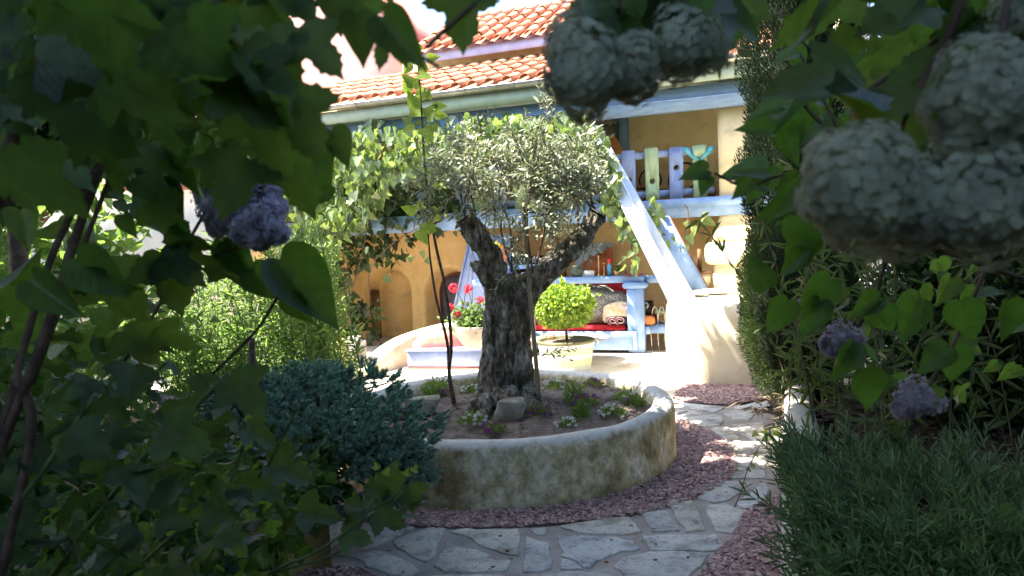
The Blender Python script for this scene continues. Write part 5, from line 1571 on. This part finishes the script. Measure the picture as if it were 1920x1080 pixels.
mass(P, T_needle, .05, L_thuja, 'inner_needles', spz)

# cypress column at right
cy = thing('cypress', 'tall dark cypress column rising past the roof at right', 'tree', (2.95, 7.1, .3))
n = 120000
zz = rng.uniform(.5, 6.5, n); a = rng.uniform(0, 2 * pi, n)
cyc = np.array([3.02, 7.1])
rad = .56 * (1 + .10 * np.sin(zz * 5 + a * 3) + .06 * np.sin(zz * 13 + a * 7)) * rng.uniform(.7, 1.05, n) * np.clip((9.5 - zz) / 3, .3, 1)
P = np.stack([cyc[0] + rad * cos_(a), cyc[1] + rad * sin_(a), zz], 1)
outw = np.stack([cos_(a) * .6, sin_(a) * .6, np.full(n, 1.0)], 1)
part(cy, 'foliage', scatter(T_spray, P, frames(outw + rdir(n) * .5, rdir(n)), rng.uniform(.03, .07, n)), L_thuja, kind='stuff')
g = G().tube([(3.02, 7.1, .2), (3.02, 7.1, 6.3)], [.16, .05], 10); part(cy, 'trunk', g, twig_m, smooth=True)
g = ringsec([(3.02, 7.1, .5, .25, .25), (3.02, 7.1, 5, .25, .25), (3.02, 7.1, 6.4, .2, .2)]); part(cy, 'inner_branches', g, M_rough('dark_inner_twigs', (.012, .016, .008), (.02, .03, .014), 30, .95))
# clipped yew in front of it
yc = at(1495, 620, 6.35)
ye = thing('clipped_yew', 'rounded yew bush with sunlit yellow green edge beside the path at right', 'shrub', (yc[0], yc[1], .36))
n = 70000
d = rdir(n); k = rng.uniform(.8, 1.04, n)
P = np.array([yc[0], yc[1], 1.12]) + d * np.array([.50, .50, .95]) * (k * (1 + .07 * np.sin(d[:, 0] * 8) * np.cos(d[:, 2] * 9)))[:, None]
P[:, 2] = np.maximum(P[:, 2], .28)
part(ye, 'foliage', scatter(T_spray, P, frames(d + (0, 0, .7) + rdir(n) * .5, rdir(n)), rng.uniform(.018, .042, n)), L_yew, kind='stuff')
g = G().tube([(yc[0], yc[1], .3), (yc[0], yc[1], 1.0)], [.08, .05], 9); part(ye, 'trunk', g, twig_m, smooth=True)
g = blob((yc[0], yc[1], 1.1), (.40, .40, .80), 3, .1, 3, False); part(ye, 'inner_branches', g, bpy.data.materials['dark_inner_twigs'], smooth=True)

# background shrubs and trees that fill both sides
def bush(name, label, cat, c, r, n, T, size, mat, shell=.5, trunk=True):
    t = thing(name, label, cat, (c[0], c[1], 0))
    P = ell(c, r, n, shell); P = P[P[:, 2] > .25]
    mass(P, T, size, mat, 'foliage', t)
    if trunk:
        g = G().tube([(c[0], c[1], 0), (c[0] + .05, c[1], c[2])], [.07, .04], 8); part(t, 'trunk', g, twig_m, smooth=True)
    return t
bush('hazel_bush', 'broad leafed green bush at the far left behind the lilac stems', 'shrub', (-4.6, 5.9, 1.3), (1.7, 1.0, 1.7), 3600, T_heart, .11, L_willow)
bush('hazel_bush', 'dark broad leafed bush low at the left edge', 'shrub', (-3.4, 3.6, 1.0), (1.3, .8, .9), 2600, T_heart, .10, L_lilac)
bush('elder_tree', 'tall leafy tree filling the upper left', 'tree', (-7.6, 6.4, 4.0), (2.0, 1.2, 1.5), 4200, T_heart, .14, L_lilac)
bush('laurel_tree', 'dark laurel thicket at the far left edge', 'tree', (-3.0, 4.2, 2.95), (.85, .8, .85), 5200, T_heart, .10, L_dark)
bush('laurel_tree', 'dense dark laurel at the upper right', 'tree', (4.9, 6.3, 3.4), (1.5, 1.2, 2.2), 9000, T_heart, .14, L_dark)
bush('laurel_tree', 'dense dark laurel behind the snowball blooms at the far right', 'tree', (3.6, 3.9, 3.0), (.9, .8, 1.4), 4200, T_heart, .11, L_dark)
bush('small_myrtle', 'small leaved dark shrub beneath the cypress at right', 'shrub', (3.4, 4.9, 1.2), (.9, .6, .95), 15000, T_round, .055, L_dark)

# reeds: thin arching leaves at right
rd_ = thing('bamboo_clump', 'thin dry bamboo clump against the pale wall at the right edge', 'bamboo', (3.2, 4.4, .36))
g = G(); P = []; Dd = []; S = []
for k in range(95):
    b = np.array([rng.uniform(2.0, 4.6), rng.uniform(3.6, 5.4), .36])
    L = rng.uniform(.9, 1.9); lean = rng.normal(0, .22, 2)
    pth = smooth_path([b, b + (lean[0] * .4 * L, lean[1] * .4 * L, L * .55), b + (lean[0] * L, lean[1] * L, L)], 5)
    g.tube(pth, np.linspace(.006, .003, len(pth)), 4, cap=False)
    for i in range(2, len(pth)):
        for _ in range(5):
            P.append(pth[i]); Dd.append(rng.normal(0, .8, 3) + (0, 0, -.1)); S.append(rng.uniform(.09, .19))
part(rd_, 'canes', g, M_rough('dry_cane', (.10, .08, .04), (.22, .18, .10), 9, .8), kind='stuff')
P = np.array(P); part(rd_, 'leaves', scatter((T_lance[0] * (.8, 1, 1), T_lance[1]), P, frames(np.array(Dd), rdir(len(P)) + (0, 0, 1)), np.array(S)), L_reed, kind='stuff')
# dry litter on the bed
n = 2600
P = np.stack([rng.uniform(1.9, 5, n), rng.uniform(2.6, 6, n), rng.uniform(.365, .40, n)], 1)
az = rng.uniform(0, 2 * pi, n)
part(None, 'leaf_litter', scatter((T_lance[0] * (.9, 1, 1), T_lance[1]), P, frames(np.stack([cos_(az), sin_(az), rng.normal(0, .12, n)], 1), rdir(n) * .4 + (0, 0, 1)), rng.uniform(.05, .16, n)), M_rough('dry_leaves', (.10, .075, .05), (.22, .17, .12), 9, .9, varpc=.4), kind='stuff')

# lavender
lvb = thing('lavender_bush', 'grey green lavender bush spilling over the low wall at lower right', 'shrub', (1.9, 3.3, .36))
Ps, Ds, Ls = [], [], []
gl = G()
for k in range(800):
    c = np.array([rng.uniform(.9, 2.45), 0, .40]); c[1] = rng.uniform(1.8, 3.75)
    wx = .95 + (c[1] - 2.2) * .385; c[0] = max(c[0], wx + .06 + rng.uniform(0, .12)); near = max(0, 1 - (c[0] - wx) / .4) * (1 if c[1] < 3.75 else .35)
    if c[0] < 1.42 and c[1] > 3.6: c[0] += .3
    ctr = np.array([2.0, 3.1, .2])
    d = unit(unit(c - ctr) * .55 + np.array([rng.normal(0, .2), rng.normal(0, .2) - .1, .9]))
    d = unit(d + np.array([-.30, -.1, 0]) * near)
    Ps.append(c); Ds.append(d); Ls.append(rng.uniform(.14, .30) + .10 * near)
part(lvb, 'leaves', leafy_twigs(Ps, Ds, Ls, (T_olive[0] * (.48, 1, 1), T_olive[1]), .085, .023, .5, gt=gl), L_lav, kind='stuff')
part(lvb, 'stems', gl, stem_g, kind='stuff')
# creeper trailing over the path beside the wall
cr = thing('ivy_trail', 'thin ivy runner trailing down over the flagstones by the wall', 'climbing plant', tuple(gr(1400, 965, .05)))
pp_ = [(1440, 812, 5.6), (1425, 835, 5.3), (1412, 860, 5.1), (1400, 885, 4.9), (1392, 915, 4.7), (1380, 945, 4.5), (1368, 970, 4.35), (1360, 990, 4.3)]
P = smooth_path(px_path(pp_), 5); g = G().tube(P, .004, 5); part(cr, 'runner', g, twig_m, smooth=True)
for x, y, s in ((1447, 800, .07), (1432, 808, .08), (1420, 812, .06), (1440, 820, .07), (1450, 812, .08), (1400, 878, .04), (1384, 880, .05), (1408, 872, .035), (1378, 963, .08), (1352, 958, .05), (1396, 905, .04), (1415, 850, .04)):
    d = unit(np.array([rng.normal(), -.6, rng.normal(-.2, .5)])); Y = np.interp(y, [800, 990], [5.6, 4.3]) - .02
    leaf_obj(cr, 'leaf', T_ivy, 'ivy1', L_fg if s > .06 else L_ivy, at(x, y, Y), frames(d[None], np.array([[.1, -.7, .8]]))[0], s)

# ============================================================ FOREGROUND: VIBURNUM, LILAC
def leaf_px(root, T, key, mat, bx, by, tx, ty, Y, nrm=(0, -1, .25), tiltY=0.0):
    b = at(bx, by, Y); e = at(tx, ty, Y + tiltY)
    L = np.linalg.norm(e - b)
    leaf_obj(root, 'leaf', T, key, mat, b, frames((e - b)[None], np.array([nrm], float))[0], L / 1.1)
TT = {'maple': T_maple, 'maple2': T_maple2, 'heart': T_heart, 'heart2': T_heart2, 'maple3': T_maple3, 'heart3': T_heart3}
def rand_leaves(root, poly, n, Yr, size, kinds, mat, down=.6, face=1.0):
    q = poly_px(poly, n)
    for i, (x, y) in enumerate(q):
        Y = rng.uniform(*Yr)
        d = unit(np.array([rng.normal(0, .8), rng.normal(0, .5), -down + rng.normal(0, .5)]))
        nn = np.array([rng.normal(0, .6), -face + rng.normal(0, .5), (.5 if face > .3 else 1.1) + rng.normal(0, .4)])
        k = kinds[i % len(kinds)]
        leaf_obj(root, 'leaf', TT[k], k, mat, at(x, y, Y), frames(d[None], nn[None])[0], rng.uniform(*size))
# left, overhead
va = thing('snowball_bush', 'viburnum bush with dark lobed leaves hanging over the upper left of the view', 'shrub', (-1.1, .9, .36))
rand_leaves(va, [(-60, -60), (440, -60), (470, 120), (490, 200), (570, 270), (480, 320), (300, 300), (180, 300), (-60, 380)], 190, (.8, 1.7), (.055, .085), ['maple', 'maple2', 'maple3'], L_maple)
rand_leaves(va, [(-60, -60), (520, -60), (560, 60), (540, 180), (420, 200), (200, 190), (-60, 330)], 30, (.5, .8), (.05, .075), ['maple', 'maple3'], L_maple)
hero = [(565, -30, 567, 38, .62, 'maple'), (620, -25, 640, 66, .66, 'heart'), (668, 20, 686, 124, .60, 'heart'), (560, 60, 645, 138, .58, 'maple'), (735, 60, 700, 128, .62, 'maple'), (715, 25, 800, 134, .56, 'heart2'),
        (700, -5, 690, 70, .66, 'maple2'), (722, -45, 737, 16, .7, 'heart2'), (864, -28, 867, 96, .62, 'maple'), (905, -42, 912, 12, .64, 'maple2'), (480, -20, 540, 85, .6, 'maple'), (500, 60, 560, 172, .58, 'maple'),
        (540, 170, 600, 300, .58, 'maple'), (480, 180, 540, 330, .6, 'maple'), (620, 240, 660, 313, .75, 'heart'), (608, 275, 612, 345, .75, 'heart'), (430, 150, 520, 240, .55, 'maple'), (350, 40, 455, 195, .52, 'maple2'),
        (655, -30, 665, 40, .68, 'heart'), (745, 75, 762, 130, .62, 'heart'), (640, 20, 610, 75, .7, 'heart')]
for bx, by, tx, ty, Y, k in hero:
    leaf_px(va, TT[k], k, L_maple, bx, by, tx, ty, Y, (rng.normal(0, .25), -1, rng.normal(.2, .3)))
for pts, r in (([(985, -50, .62), (900, 0, .62), (820, 70, .62), (800, 90, .62)], .0022), ([(460, -30, .9), (370, 30, .9), (300, 90, .85), (180, 140, .8), (0, 200, .8)], .005), ([(740, 70, .6), (780, 100, .6), (822, 125, .6)], .0015),
               ([(760, -60, .75), (640, -10, .75), (500, 40, .8), (370, 110, .85)], .004), ([(600, 300, .9), (540, 270, .9), (460, 200, .9), (380, 110, .9)], .003), ([(520, -60, .7), (480, 40, .8), (340, 110, .9), (120, 160, 1.0)], .004)):
    P = smooth_path(px_path(pts), 5); g = G().tube(P, r, 6); part(va, 'branch', g, twig_m, smooth=True)
g = G().tube(smooth_path([(-1.1, .9, .36), (-.95, .9, 1.2), (-.6, .85, 1.9), (-.35, .8, 2.3)], 6), .012, 7); part(va, 'stem', g, twig_m, smooth=True)

# lower left seedlings of the same
vb = thing('lobed_leaf_shrub', 'low spreading shrub with mid green lobed leaves filling the lower left', 'shrub', (-1.4, 2.0, .36))
rand_leaves(vb, [(-60, 640), (200, 620), (380, 680), (430, 800), (480, 930), (500, 1130), (-60, 1130)], 225, (1.15, 2.5), (.05, .085), ['maple', 'maple2', 'maple3'], L_maple_low, .15, .12)
rand_leaves(vb, [(-60, 380), (160, 400), (220, 500), (300, 640), (-60, 660)], 30, (1.0, 2.2), (.08, .115), ['heart', 'maple', 'heart2'], L_maple, .5, .7)
rand_leaves(vb, [(650, 920), (770, 890), (800, 950), (710, 1000)], 8, (1.8, 2.3), (.07, .10), ['maple', 'maple2'], L_maple_low, .35, .4)
hero2 = [(430, 705, 500, 780, 1.15, 'maple'), (305, 795, 395, 850, 1.2, 'maple'), (215, 745, 235, 800, 1.2, 'maple'), (480, 910, 530, 935, 1.5, 'maple'), (690, 905, 735, 940, 1.9, 'maple2'), (765, 910, 790, 965, 1.9, 'maple2'), (640, 1000, 700, 1015, 1.8, 'maple'),
         (460, 800, 520, 830, 1.5, 'maple2'), (300, 970, 360, 985, 1.3, 'maple'), (380, 960, 450, 968, 1.4, 'maple'), (130, 810, 210, 855, 1.1, 'maple'), (560, 960, 640, 965, 1.8, 'maple2'), (500, 870, 590, 895, 1.6, 'maple2'), (700, 960, 765, 985, 1.9, 'maple')]
for bx, by, tx, ty, Y, k in hero2:
    leaf_px(vb, TT[k], k, L_maple_low, bx, by, tx, ty, Y, (rng.normal(0, .25), -.8, .6))
for x, y in ((705, 880), (722, 890), (760, 892), (775, 885), (475, 785), (465, 790), (360, 780), (345, 785)):
    leaf_px(vb, T_maple, 'maple', L_fg, x, y, x + rng.uniform(-14, 14), y - 14, 1.88, (.2, -1, .5))
for pts, r in (([(500, 1075, 1.7), (600, 1030, 1.75), (690, 960, 1.85), (705, 890, 1.9)], .004), ([(480, 1080, 1.7), (600, 1050, 1.75), (660, 1020, 1.8)], .003), ([(690, 960, 1.85), (740, 930, 1.88), (762, 895, 1.9)], .003), ([(240, 1080, 1.4), (330, 1000, 1.4), (420, 930, 1.45), (470, 790, 1.5)], .004),
               ([(20, 960, 1.2), (90, 870, 1.2), (180, 740, 1.2)], .005), ([(100, 1080, 1.3), (250, 880, 1.3), (430, 700, 1.25)], .005), ([(380, 1060, 1.6), (470, 930, 1.6), (530, 820, 1.6), (560, 760, 1.6)], .003)):
    P = smooth_path(px_path(pts), 5); g = G().tube(P, r, 6); part(vb, 'branch', g, stem_g, smooth=True)

n = 5200
q = rng.uniform(0, 1, (n, 2)); P = np.stack([-3.2 + 2.2 * q[:, 0], 1.6 + 2.6 * q[:, 1], rng.uniform(.38, .80, n)], 1)
part(None, 'ground_cover', scatter(T_maple, P, frames(rdir(n) + (0, -.4, -.2), rdir(n) + (0, -.5, 1.2)), rng.uniform(.05, .085, n)), L_maple, kind='stuff')
# flower heads
def snowball(root, px, py, Y, R, n=150, seed=0):
    c = at(px, py, Y); d = rdir(n)
    # even spread on the ball
    i = np.arange(n) + .5; ph = np.arccos(1 - 2 * i / n); th = pi * (1 + 5 ** .5) * i
    d = np.stack([cos_(th) * sin_(ph), sin_(th) * sin_(ph), cos_(ph)], 1) + rng.normal(0, .06, (n, 3)); d = unit(d)
    rr = R * rng.uniform(.93, 1.03, n) * (1 + .12 * np.sin(d[:, 0] * 4 + px) + .08 * np.sin(d[:, 2] * 7 + py) + .05 * np.sin(d[:, 1] * 13))
    tng = np.cross(d, rdir(n))
    V = scatter(petals(5, .55, cup=.12), c + d * rr[:, None], frames(tng, d + rdir(n) * .25), R * rng.uniform(.15, .24, n))
    h = part(root, 'flower_head', V, P_snow, smooth=False)
    bm = bmesh.new(); bmesh.ops.create_icosphere(bm, subdivisions=3, radius=R * .78)
    for v in bm.verts: v.co = v.co + Vector([float(k) for k in c])
    g = G().bm(bm); part(h, 'flower_core', (w2l(None, g.arr()), g.F), P_snow, smooth=True) if False else None
    o = part(root, 'flower_core', g, P_snow, smooth=True)
    return h
vc = thing('snowball_viburnum', 'viburnum with heavy cream snowball blooms hanging over the top right', 'shrub', (1.0, .5, .36))
for px, py, Y, r_ in ((1095, 135, .62, 82), (1175, 130, .66, 66), (1070, 85, .68, 55), (1285, 85, .68, 68), (1335, 95, .72, 40), (1120, 5, .70, 48), (1170, 15, .74, 40), (1240, 50, .8, 34), (1610, 355, .50, 110), (1700, 385, .52, 95), (1835, 380, .50, 110),
                      (1790, 290, .62, 50), (1850, 190, .50, 105), (1925, 240, .5, 90), (1920, 30, .62, 55), (1560, 300, .56, 55)):
    snowball(vc, px, py, Y, r_ * Y / FPX, 620 if r_ > 60 else 340)
rand_leaves(vc, [(1040, -60), (1420, -60), (1400, 0), (1330, 20), (1250, 60), (1190, 30), (1090, 0)], 16, (.6, .95), (.055, .08), ['maple', 'maple2'], L_maple)
rand_leaves(vc, [(1530, -60), (1980, -60), (1980, 480), (1880, 430), (1760, 260), (1660, 300), (1600, 200), (1560, 60)], 60, (.6, 1.3), (.07, .10), ['maple', 'heart', 'maple2'], L_maple)
for bx, by, tx, ty, Y, k in ((1150, 60, 1190, 110, .72, 'maple2'), (1250, -20, 1275, 90, .7, 'maple'), (1180, -40, 1200, 40, .66, 'maple'), (1320, -40, 1310, 50, .66, 'maple'), (1780, 60, 1800, 130, .7, 'maple2'), (1820, 80, 1790, 190, .7, 'maple2'), (1660, -40, 1670, 60, .8, 'maple')):
    leaf_px(vc, TT[k], k, L_maple, bx, by, tx, ty, Y, (rng.normal(0, .25), -1, rng.normal(.2, .3)))
for pts, r in (([(1170, -60, .7), (1165, 60, .68), (1150, 120, .66)], .002), ([(1265, -60, .7), (1275, 60, .69)], .002), ([(1810, -60, .6), (1790, 40, .6), (1740, 140, .62), (1690, 230, .62), (1665, 330, .55)], .004), ([(1600, 190, .8), (1700, 120, .75), (1780, 50, .7), (1840, -60, .7)], .004),
               ([(1900, -60, .6), (1880, 60, .55), (1870, 120, .52)], .003)):
    P = smooth_path(px_path(pts), 5); g = G().tube(P, r, 6); part(vc, 'branch', g, twig_m, smooth=True)
g = G().tube(smooth_path([(1.2, .6, .36), (1.05, .6, 1.2), (.8, .6, 2.0), (.45, .62, 2.5)], 6), .014, 7); part(vc, 'stem', g, twig_m, smooth=True)

# lilac
def panicle(root, c, d, L, r, n=260, mat=None):
    n = int(n * 2.4)
    d = unit(np.array(d, float)); t = rng.uniform(0, 1, n) ** .8
    rd = unit(np.cross(d, rdir(n)))
    rad = r * np.sqrt(np.clip(1.05 - t, 0, 1)) * rng.uniform(.75, 1.05, n) * (1 + .2 * np.sin(t * 22))
    P = np.array(c) + d * (t * L)[:, None] + rd * rad[:, None]
    part(root, 'flower_head', scatter(T_flor4, P, frames(np.cross(rd, rdir(n)), rd + rdir(n) * .5), rng.uniform(.0075, .0115, n)), mat or P_lilac)
    g = G().tube([np.array(c), np.array(c) + d * L * .9], [r * .5, .004], 8); part(root, 'flower_stalk', g, mat or P_lilac, smooth=True)
la = thing('lilac_bush', 'lilac with long bare stems, heart shaped leaves and mauve panicles at left', 'shrub', (-1.5, 1.5, .36))
panicle(la, at(400, 330, 1.25), at(405, 400, 1.2) - at(400, 300, 1.25), .12, .038, 300)
panicle(la, at(440, 350, 1.2), at(530, 450, 1.15) - at(440, 350, 1.2), .14, .048, 420)
panicle(la, at(420, 380, 1.2), at(510, 460, 1.15) - at(420, 370, 1.2), .12, .045, 380)
panicle(la, at(470, 350, 1.2), at(540, 400, 1.2) - at(470, 350, 1.2), .07, .035, 220)
panicle(la, at(45, 80, 1.0), at(60, 110, 1.0) - at(40, 70, 1.0), .04, .016, 110)
panicle(la, at(398, 70, 1.1), at(415, 95, 1.1) - at(395, 65, 1.1), .03, .014, 90)
for bx, by, tx, ty, Y, k in ((625, 345, 545, 375, 1.05, 'heart'), (520, 480, 640, 620, 1.2, 'heart2'), (425, 440, 470, 540, 1.2, 'heart'), (470, 500, 535, 570, 1.2, 'heart'), (300, 470, 350, 590, 1.1, 'maple'), (300, 480, 385, 530, 1.1, 'maple'), (230, 400, 250, 450, 1.1, 'heart'),
                             (640, 250, 640, 300, 1.0, 'heart2'), (540, 550, 590, 610, 1.2, 'heart2'), (400, 480, 500, 530, 1.2, 'maple2'), (330, 270, 360, 370, 1.0, 'heart'), (560, 290, 520, 340, 1.1, 'heart'), (250, 330, 330, 380, 1.1, 'heart'), (290, 370, 340, 450, 1.1, 'maple'), (330, 420, 380, 480, 1.1, 'maple2'),
                             (140, 480, 240, 560, 1.0, 'heart'), (60, 520, 160, 600, 1.0, 'heart2'), (190, 500, 270, 600, 1.1, 'maple'), (300, 610, 360, 660, 1.2, 'maple2'), (230, 620, 300, 680, 1.2, 'maple')):
    leaf_px(la, TT[k], k, L_lilac if 'heart' in k else L_maple, bx, by, tx, ty, Y, (rng.normal(0, .35), -1, rng.normal(.3, .3)))
rand_leaves(la, [(260, 290), (600, 290), (560, 360), (520, 330), (400, 300), (300, 400), (240, 380)], 26, (1.1, 1.7), (.055, .085), ['heart', 'heart2'], L_lilac)
for pts, r in (([(-60, 1150, 1.2), (-20, 900, 1.2), (60, 600, 1.25), (110, 450, 1.3), (200, 280, 1.3), (270, 140, 1.3)], .007), ([(-90, 1150, 1.2), (0, 850, 1.2), (80, 640, 1.2), (140, 450, 1.25), (190, 300, 1.25), (230, 120, 1.25)], .009), ([(60, 720, 1.3), (120, 560, 1.3), (200, 350, 1.35), (250, 240, 1.35)], .005),
               ([(180, 760, 1.4), (300, 570, 1.3), (350, 460, 1.25), (400, 360, 1.2), (398, 260, 1.2)], .003), ([(100, 510, 1.2), (280, 512, 1.15), (420, 500, 1.2)], .0025), ([(400, 480, 1.2), (470, 455, 1.2), (500, 440, 1.2)], .0025), ([(400, 700, 1.3), (480, 620, 1.25), (530, 540, 1.2)], .003), ([(-40, 1250, 1.2), (20, 1000, 1.2), (60, 800, 1.2), (30, 700, 1.2)], .009)):
    P = smooth_path(px_path(pts), 5); g = G().tube(P, r, 6); part(la, 'stem', g, twig_m, smooth=True)
# lilac at right
lr = thing('lilac_bush', 'lilac with pointed leaves and faded panicles right of the clipped yew', 'shrub', (1.6, 1.6, .36))
for bx, by, tx, ty, Y, k in ((1440, 320, 1362, 310, 1.1, 'heart'), (1470, 200, 1400, 215, 1.15, 'heart'), (1495, 100, 1448, 108, 1.2, 'heart'), (1450, 250, 1375, 240, 1.1, 'heart2'), (1410, 340, 1370, 375, 1.0, 'heart2'), (1330, 318, 1272, 330, 1.05, 'heart'), (1330, 330, 1310, 368, 1.05, 'heart'),
                             (1440, 350, 1375, 330, 1.1, 'heart'), (1500, 180, 1440, 240, 1.2, 'heart'), (1540, 210, 1500, 270, 1.2, 'heart'), (1500, 330, 1440, 420, 1.1, 'heart2'), (1520, 430, 1470, 520, 1.15, 'heart2'), (1510, 470, 1460, 520, 1.1, 'heart2'), (1560, 520, 1500, 590, 1.2, 'heart'), (1540, 560, 1500, 640, 1.2, 'heart2'),
                             (1480, 560, 1440, 630, 1.2, 'heart'), (1620, 690, 1640, 780, 1.2, 'heart'), (1660, 700, 1620, 750, 1.3, 'heart2'), (1800, 560, 1830, 650, 1.2, 'heart'), (1720, 560, 1690, 650, 1.25, 'heart2'), (1540, 120, 1530, 190, 1.2, 'heart'), (1600, 80, 1560, 160, 1.2, 'heart'), (1480, 90, 1520, 140, 1.3, 'heart'),
                             (1890, 560, 1900, 650, 1.1, 'heart'), (1900, 950, 1870, 970, 1.0, 'heart'), (1440, 540, 1400, 470, 1.1, 'heart2'), (1490, 400, 1530, 490, 1.1, 'heart'), (1650, 555, 1590, 600, 1.22, 'heart2'), (1640, 570, 1680, 640, 1.22, 'heart3'), (1780, 650, 1720, 700, 1.2, 'heart'), (1790, 650, 1810, 730, 1.22, 'heart3'), (1600, 640, 1560, 720, 1.2, 'heart2')):
    leaf_px(lr, TT[k], k, L_lilac, bx, by, tx, ty, Y, (rng.normal(-.2, .35), -1, rng.normal(.3, .3)))
rand_leaves(lr, [(1520, 110), (1640, 60), (1760, 200), (1580, 260), (1500, 420), (1410, 330), (1450, 230)], 52, (1.2, 1.9), (.05, .08), ['heart', 'heart2', 'heart3'], L_lilac)
rand_leaves(lr, [(1560, 480), (1900, 470), (1980, 700), (1700, 760), (1560, 640)], 26, (1.4, 2.2), (.05, .08), ['heart', 'heart2', 'heart3'], L_maple)
panicle(lr, at(1590, 640, 1.25), at(1510, 655, 1.2) - at(1590, 640, 1.25), .06, .034, 300, P_faded)
panicle(lr, at(1740, 730, 1.2), at(1660, 790, 1.2) - at(1740, 730, 1.2), .07, .036, 260, P_faded)
panicle(lr, at(1530, 600, 1.4), at(1500, 560, 1.4) - at(1530, 600, 1.4), .05, .02, 140, P_faded)
for pts, r in (([(1580, 650, 1.24), (1640, 560, 1.25), (1660, 440, 1.25), (1600, 300, 1.2), (1490, 180, 1.2)], .0035), ([(1340, 325, 1.05), (1400, 350, 1.08), (1460, 330, 1.1), (1540, 320, 1.15)], .002), ([(1500, 100, 1.2), (1540, 180, 1.2), (1600, 300, 1.2)], .003), ([(1735, 735, 1.2), (1790, 640, 1.25), (1850, 500, 1.3)], .0035),
               ([(2200, 900, 1.5), (2050, 600, 1.4), (1850, 500, 1.3), (1660, 440, 1.25)], .005)):
    P = smooth_path(px_path(pts), 5); g = G().tube(P, r, 6); part(lr, 'stem', g, twig_m, smooth=True)

# ============================================================ TREES OVERHEAD WHOSE SHADE FALLS ON THE BED, AND MORE ADDED TO CUT LIGHT
def canopy(label, x, y, z, n, size, base):
    t = thing('shade_tree', label, 'tree', (base[0], base[1], 0))
    P = np.stack([rng.uniform(*x, n), rng.uniform(*y, n), rng.uniform(*z, n)], 1)
    P += np.stack([.12 * np.sin(P[:, 1] * 7 + P[:, 2] * 3), .12 * np.sin(P[:, 0] * 6), .2 * np.sin(P[:, 0] * 2 + P[:, 1] * 3)], 1)
    mass(P, T_ivy2, size, L_dark, 'crown', t, up=.9)
    c = (sum(x) / 2, sum(y) / 2, sum(z) / 2)
    g = G().tube(smooth_path([(base[0], base[1], 0), (base[0] + .1, base[1], 2), c], 6), np.linspace(.16, .05, 13), 10); part(t, 'trunk', g, twig_m, smooth=True)
canopy('broad shade tree spreading over the way in', (-7.5, -.85), (1.4, 5.3), (4.9, 6.1), 29000, .21, (-3.2, 1.3))
canopy('unseen shade tree added over the lavender bed', (-.5, 2.4), (3.3, 6.3), (5.1, 5.8), 9000, .2, (4.4, 3.2))  # added out of view to keep sun off the right-hand planting
canopy('high bough reaching over the courtyard edge', (-1.6, .15), (6.7, 8.3), (5.3, 6.0), 2600, .2, (-6.0, 8.2))
mass(np.stack([rng.uniform(.42, 2.3, 900), rng.uniform(-.7, .1, 900), rng.uniform(1.9, 3.0, 900)], 1), T_maple, .1, L_maple, 'rear_shade_leaves', vc)  # unseen leaves added behind the view to block light from the blooms
canopy('wide shade tree over the flowering bushes', (-7.5, 3.2), (-1.8, 1.4), (4.9, 6.1), 33000, .21, (-3.2, -1.3))
canopy('tall shade tree at the left of the planter', (-5.0, -3.05), (5.2, 7.35), (5.7, 6.7), 7500, .19, (-5.6, 5.4))
canopy('dense unseen shade tree added behind the viewer', (-6, 6), (-3.6, -2.4), (.2, 3.2), 14000, .2, (0.9, -3.0))  # added out of view; its height sets how dark the foreground gets
canopy('unseen shade tree added at the right behind the viewer', (3.6, 5.2), (-2.4, 2.6), (.5, 4.4), 9000, .2, (4.6, .2))  # added out of view to dim the near leaves from the right
canopy('unseen shade tree added at the left behind the viewer', (-5.4, -3.8), (-2.4, 2.4), (.5, 4.4), 9000, .2, (-4.8, .2))  # likewise added, dims the near leaves from the left
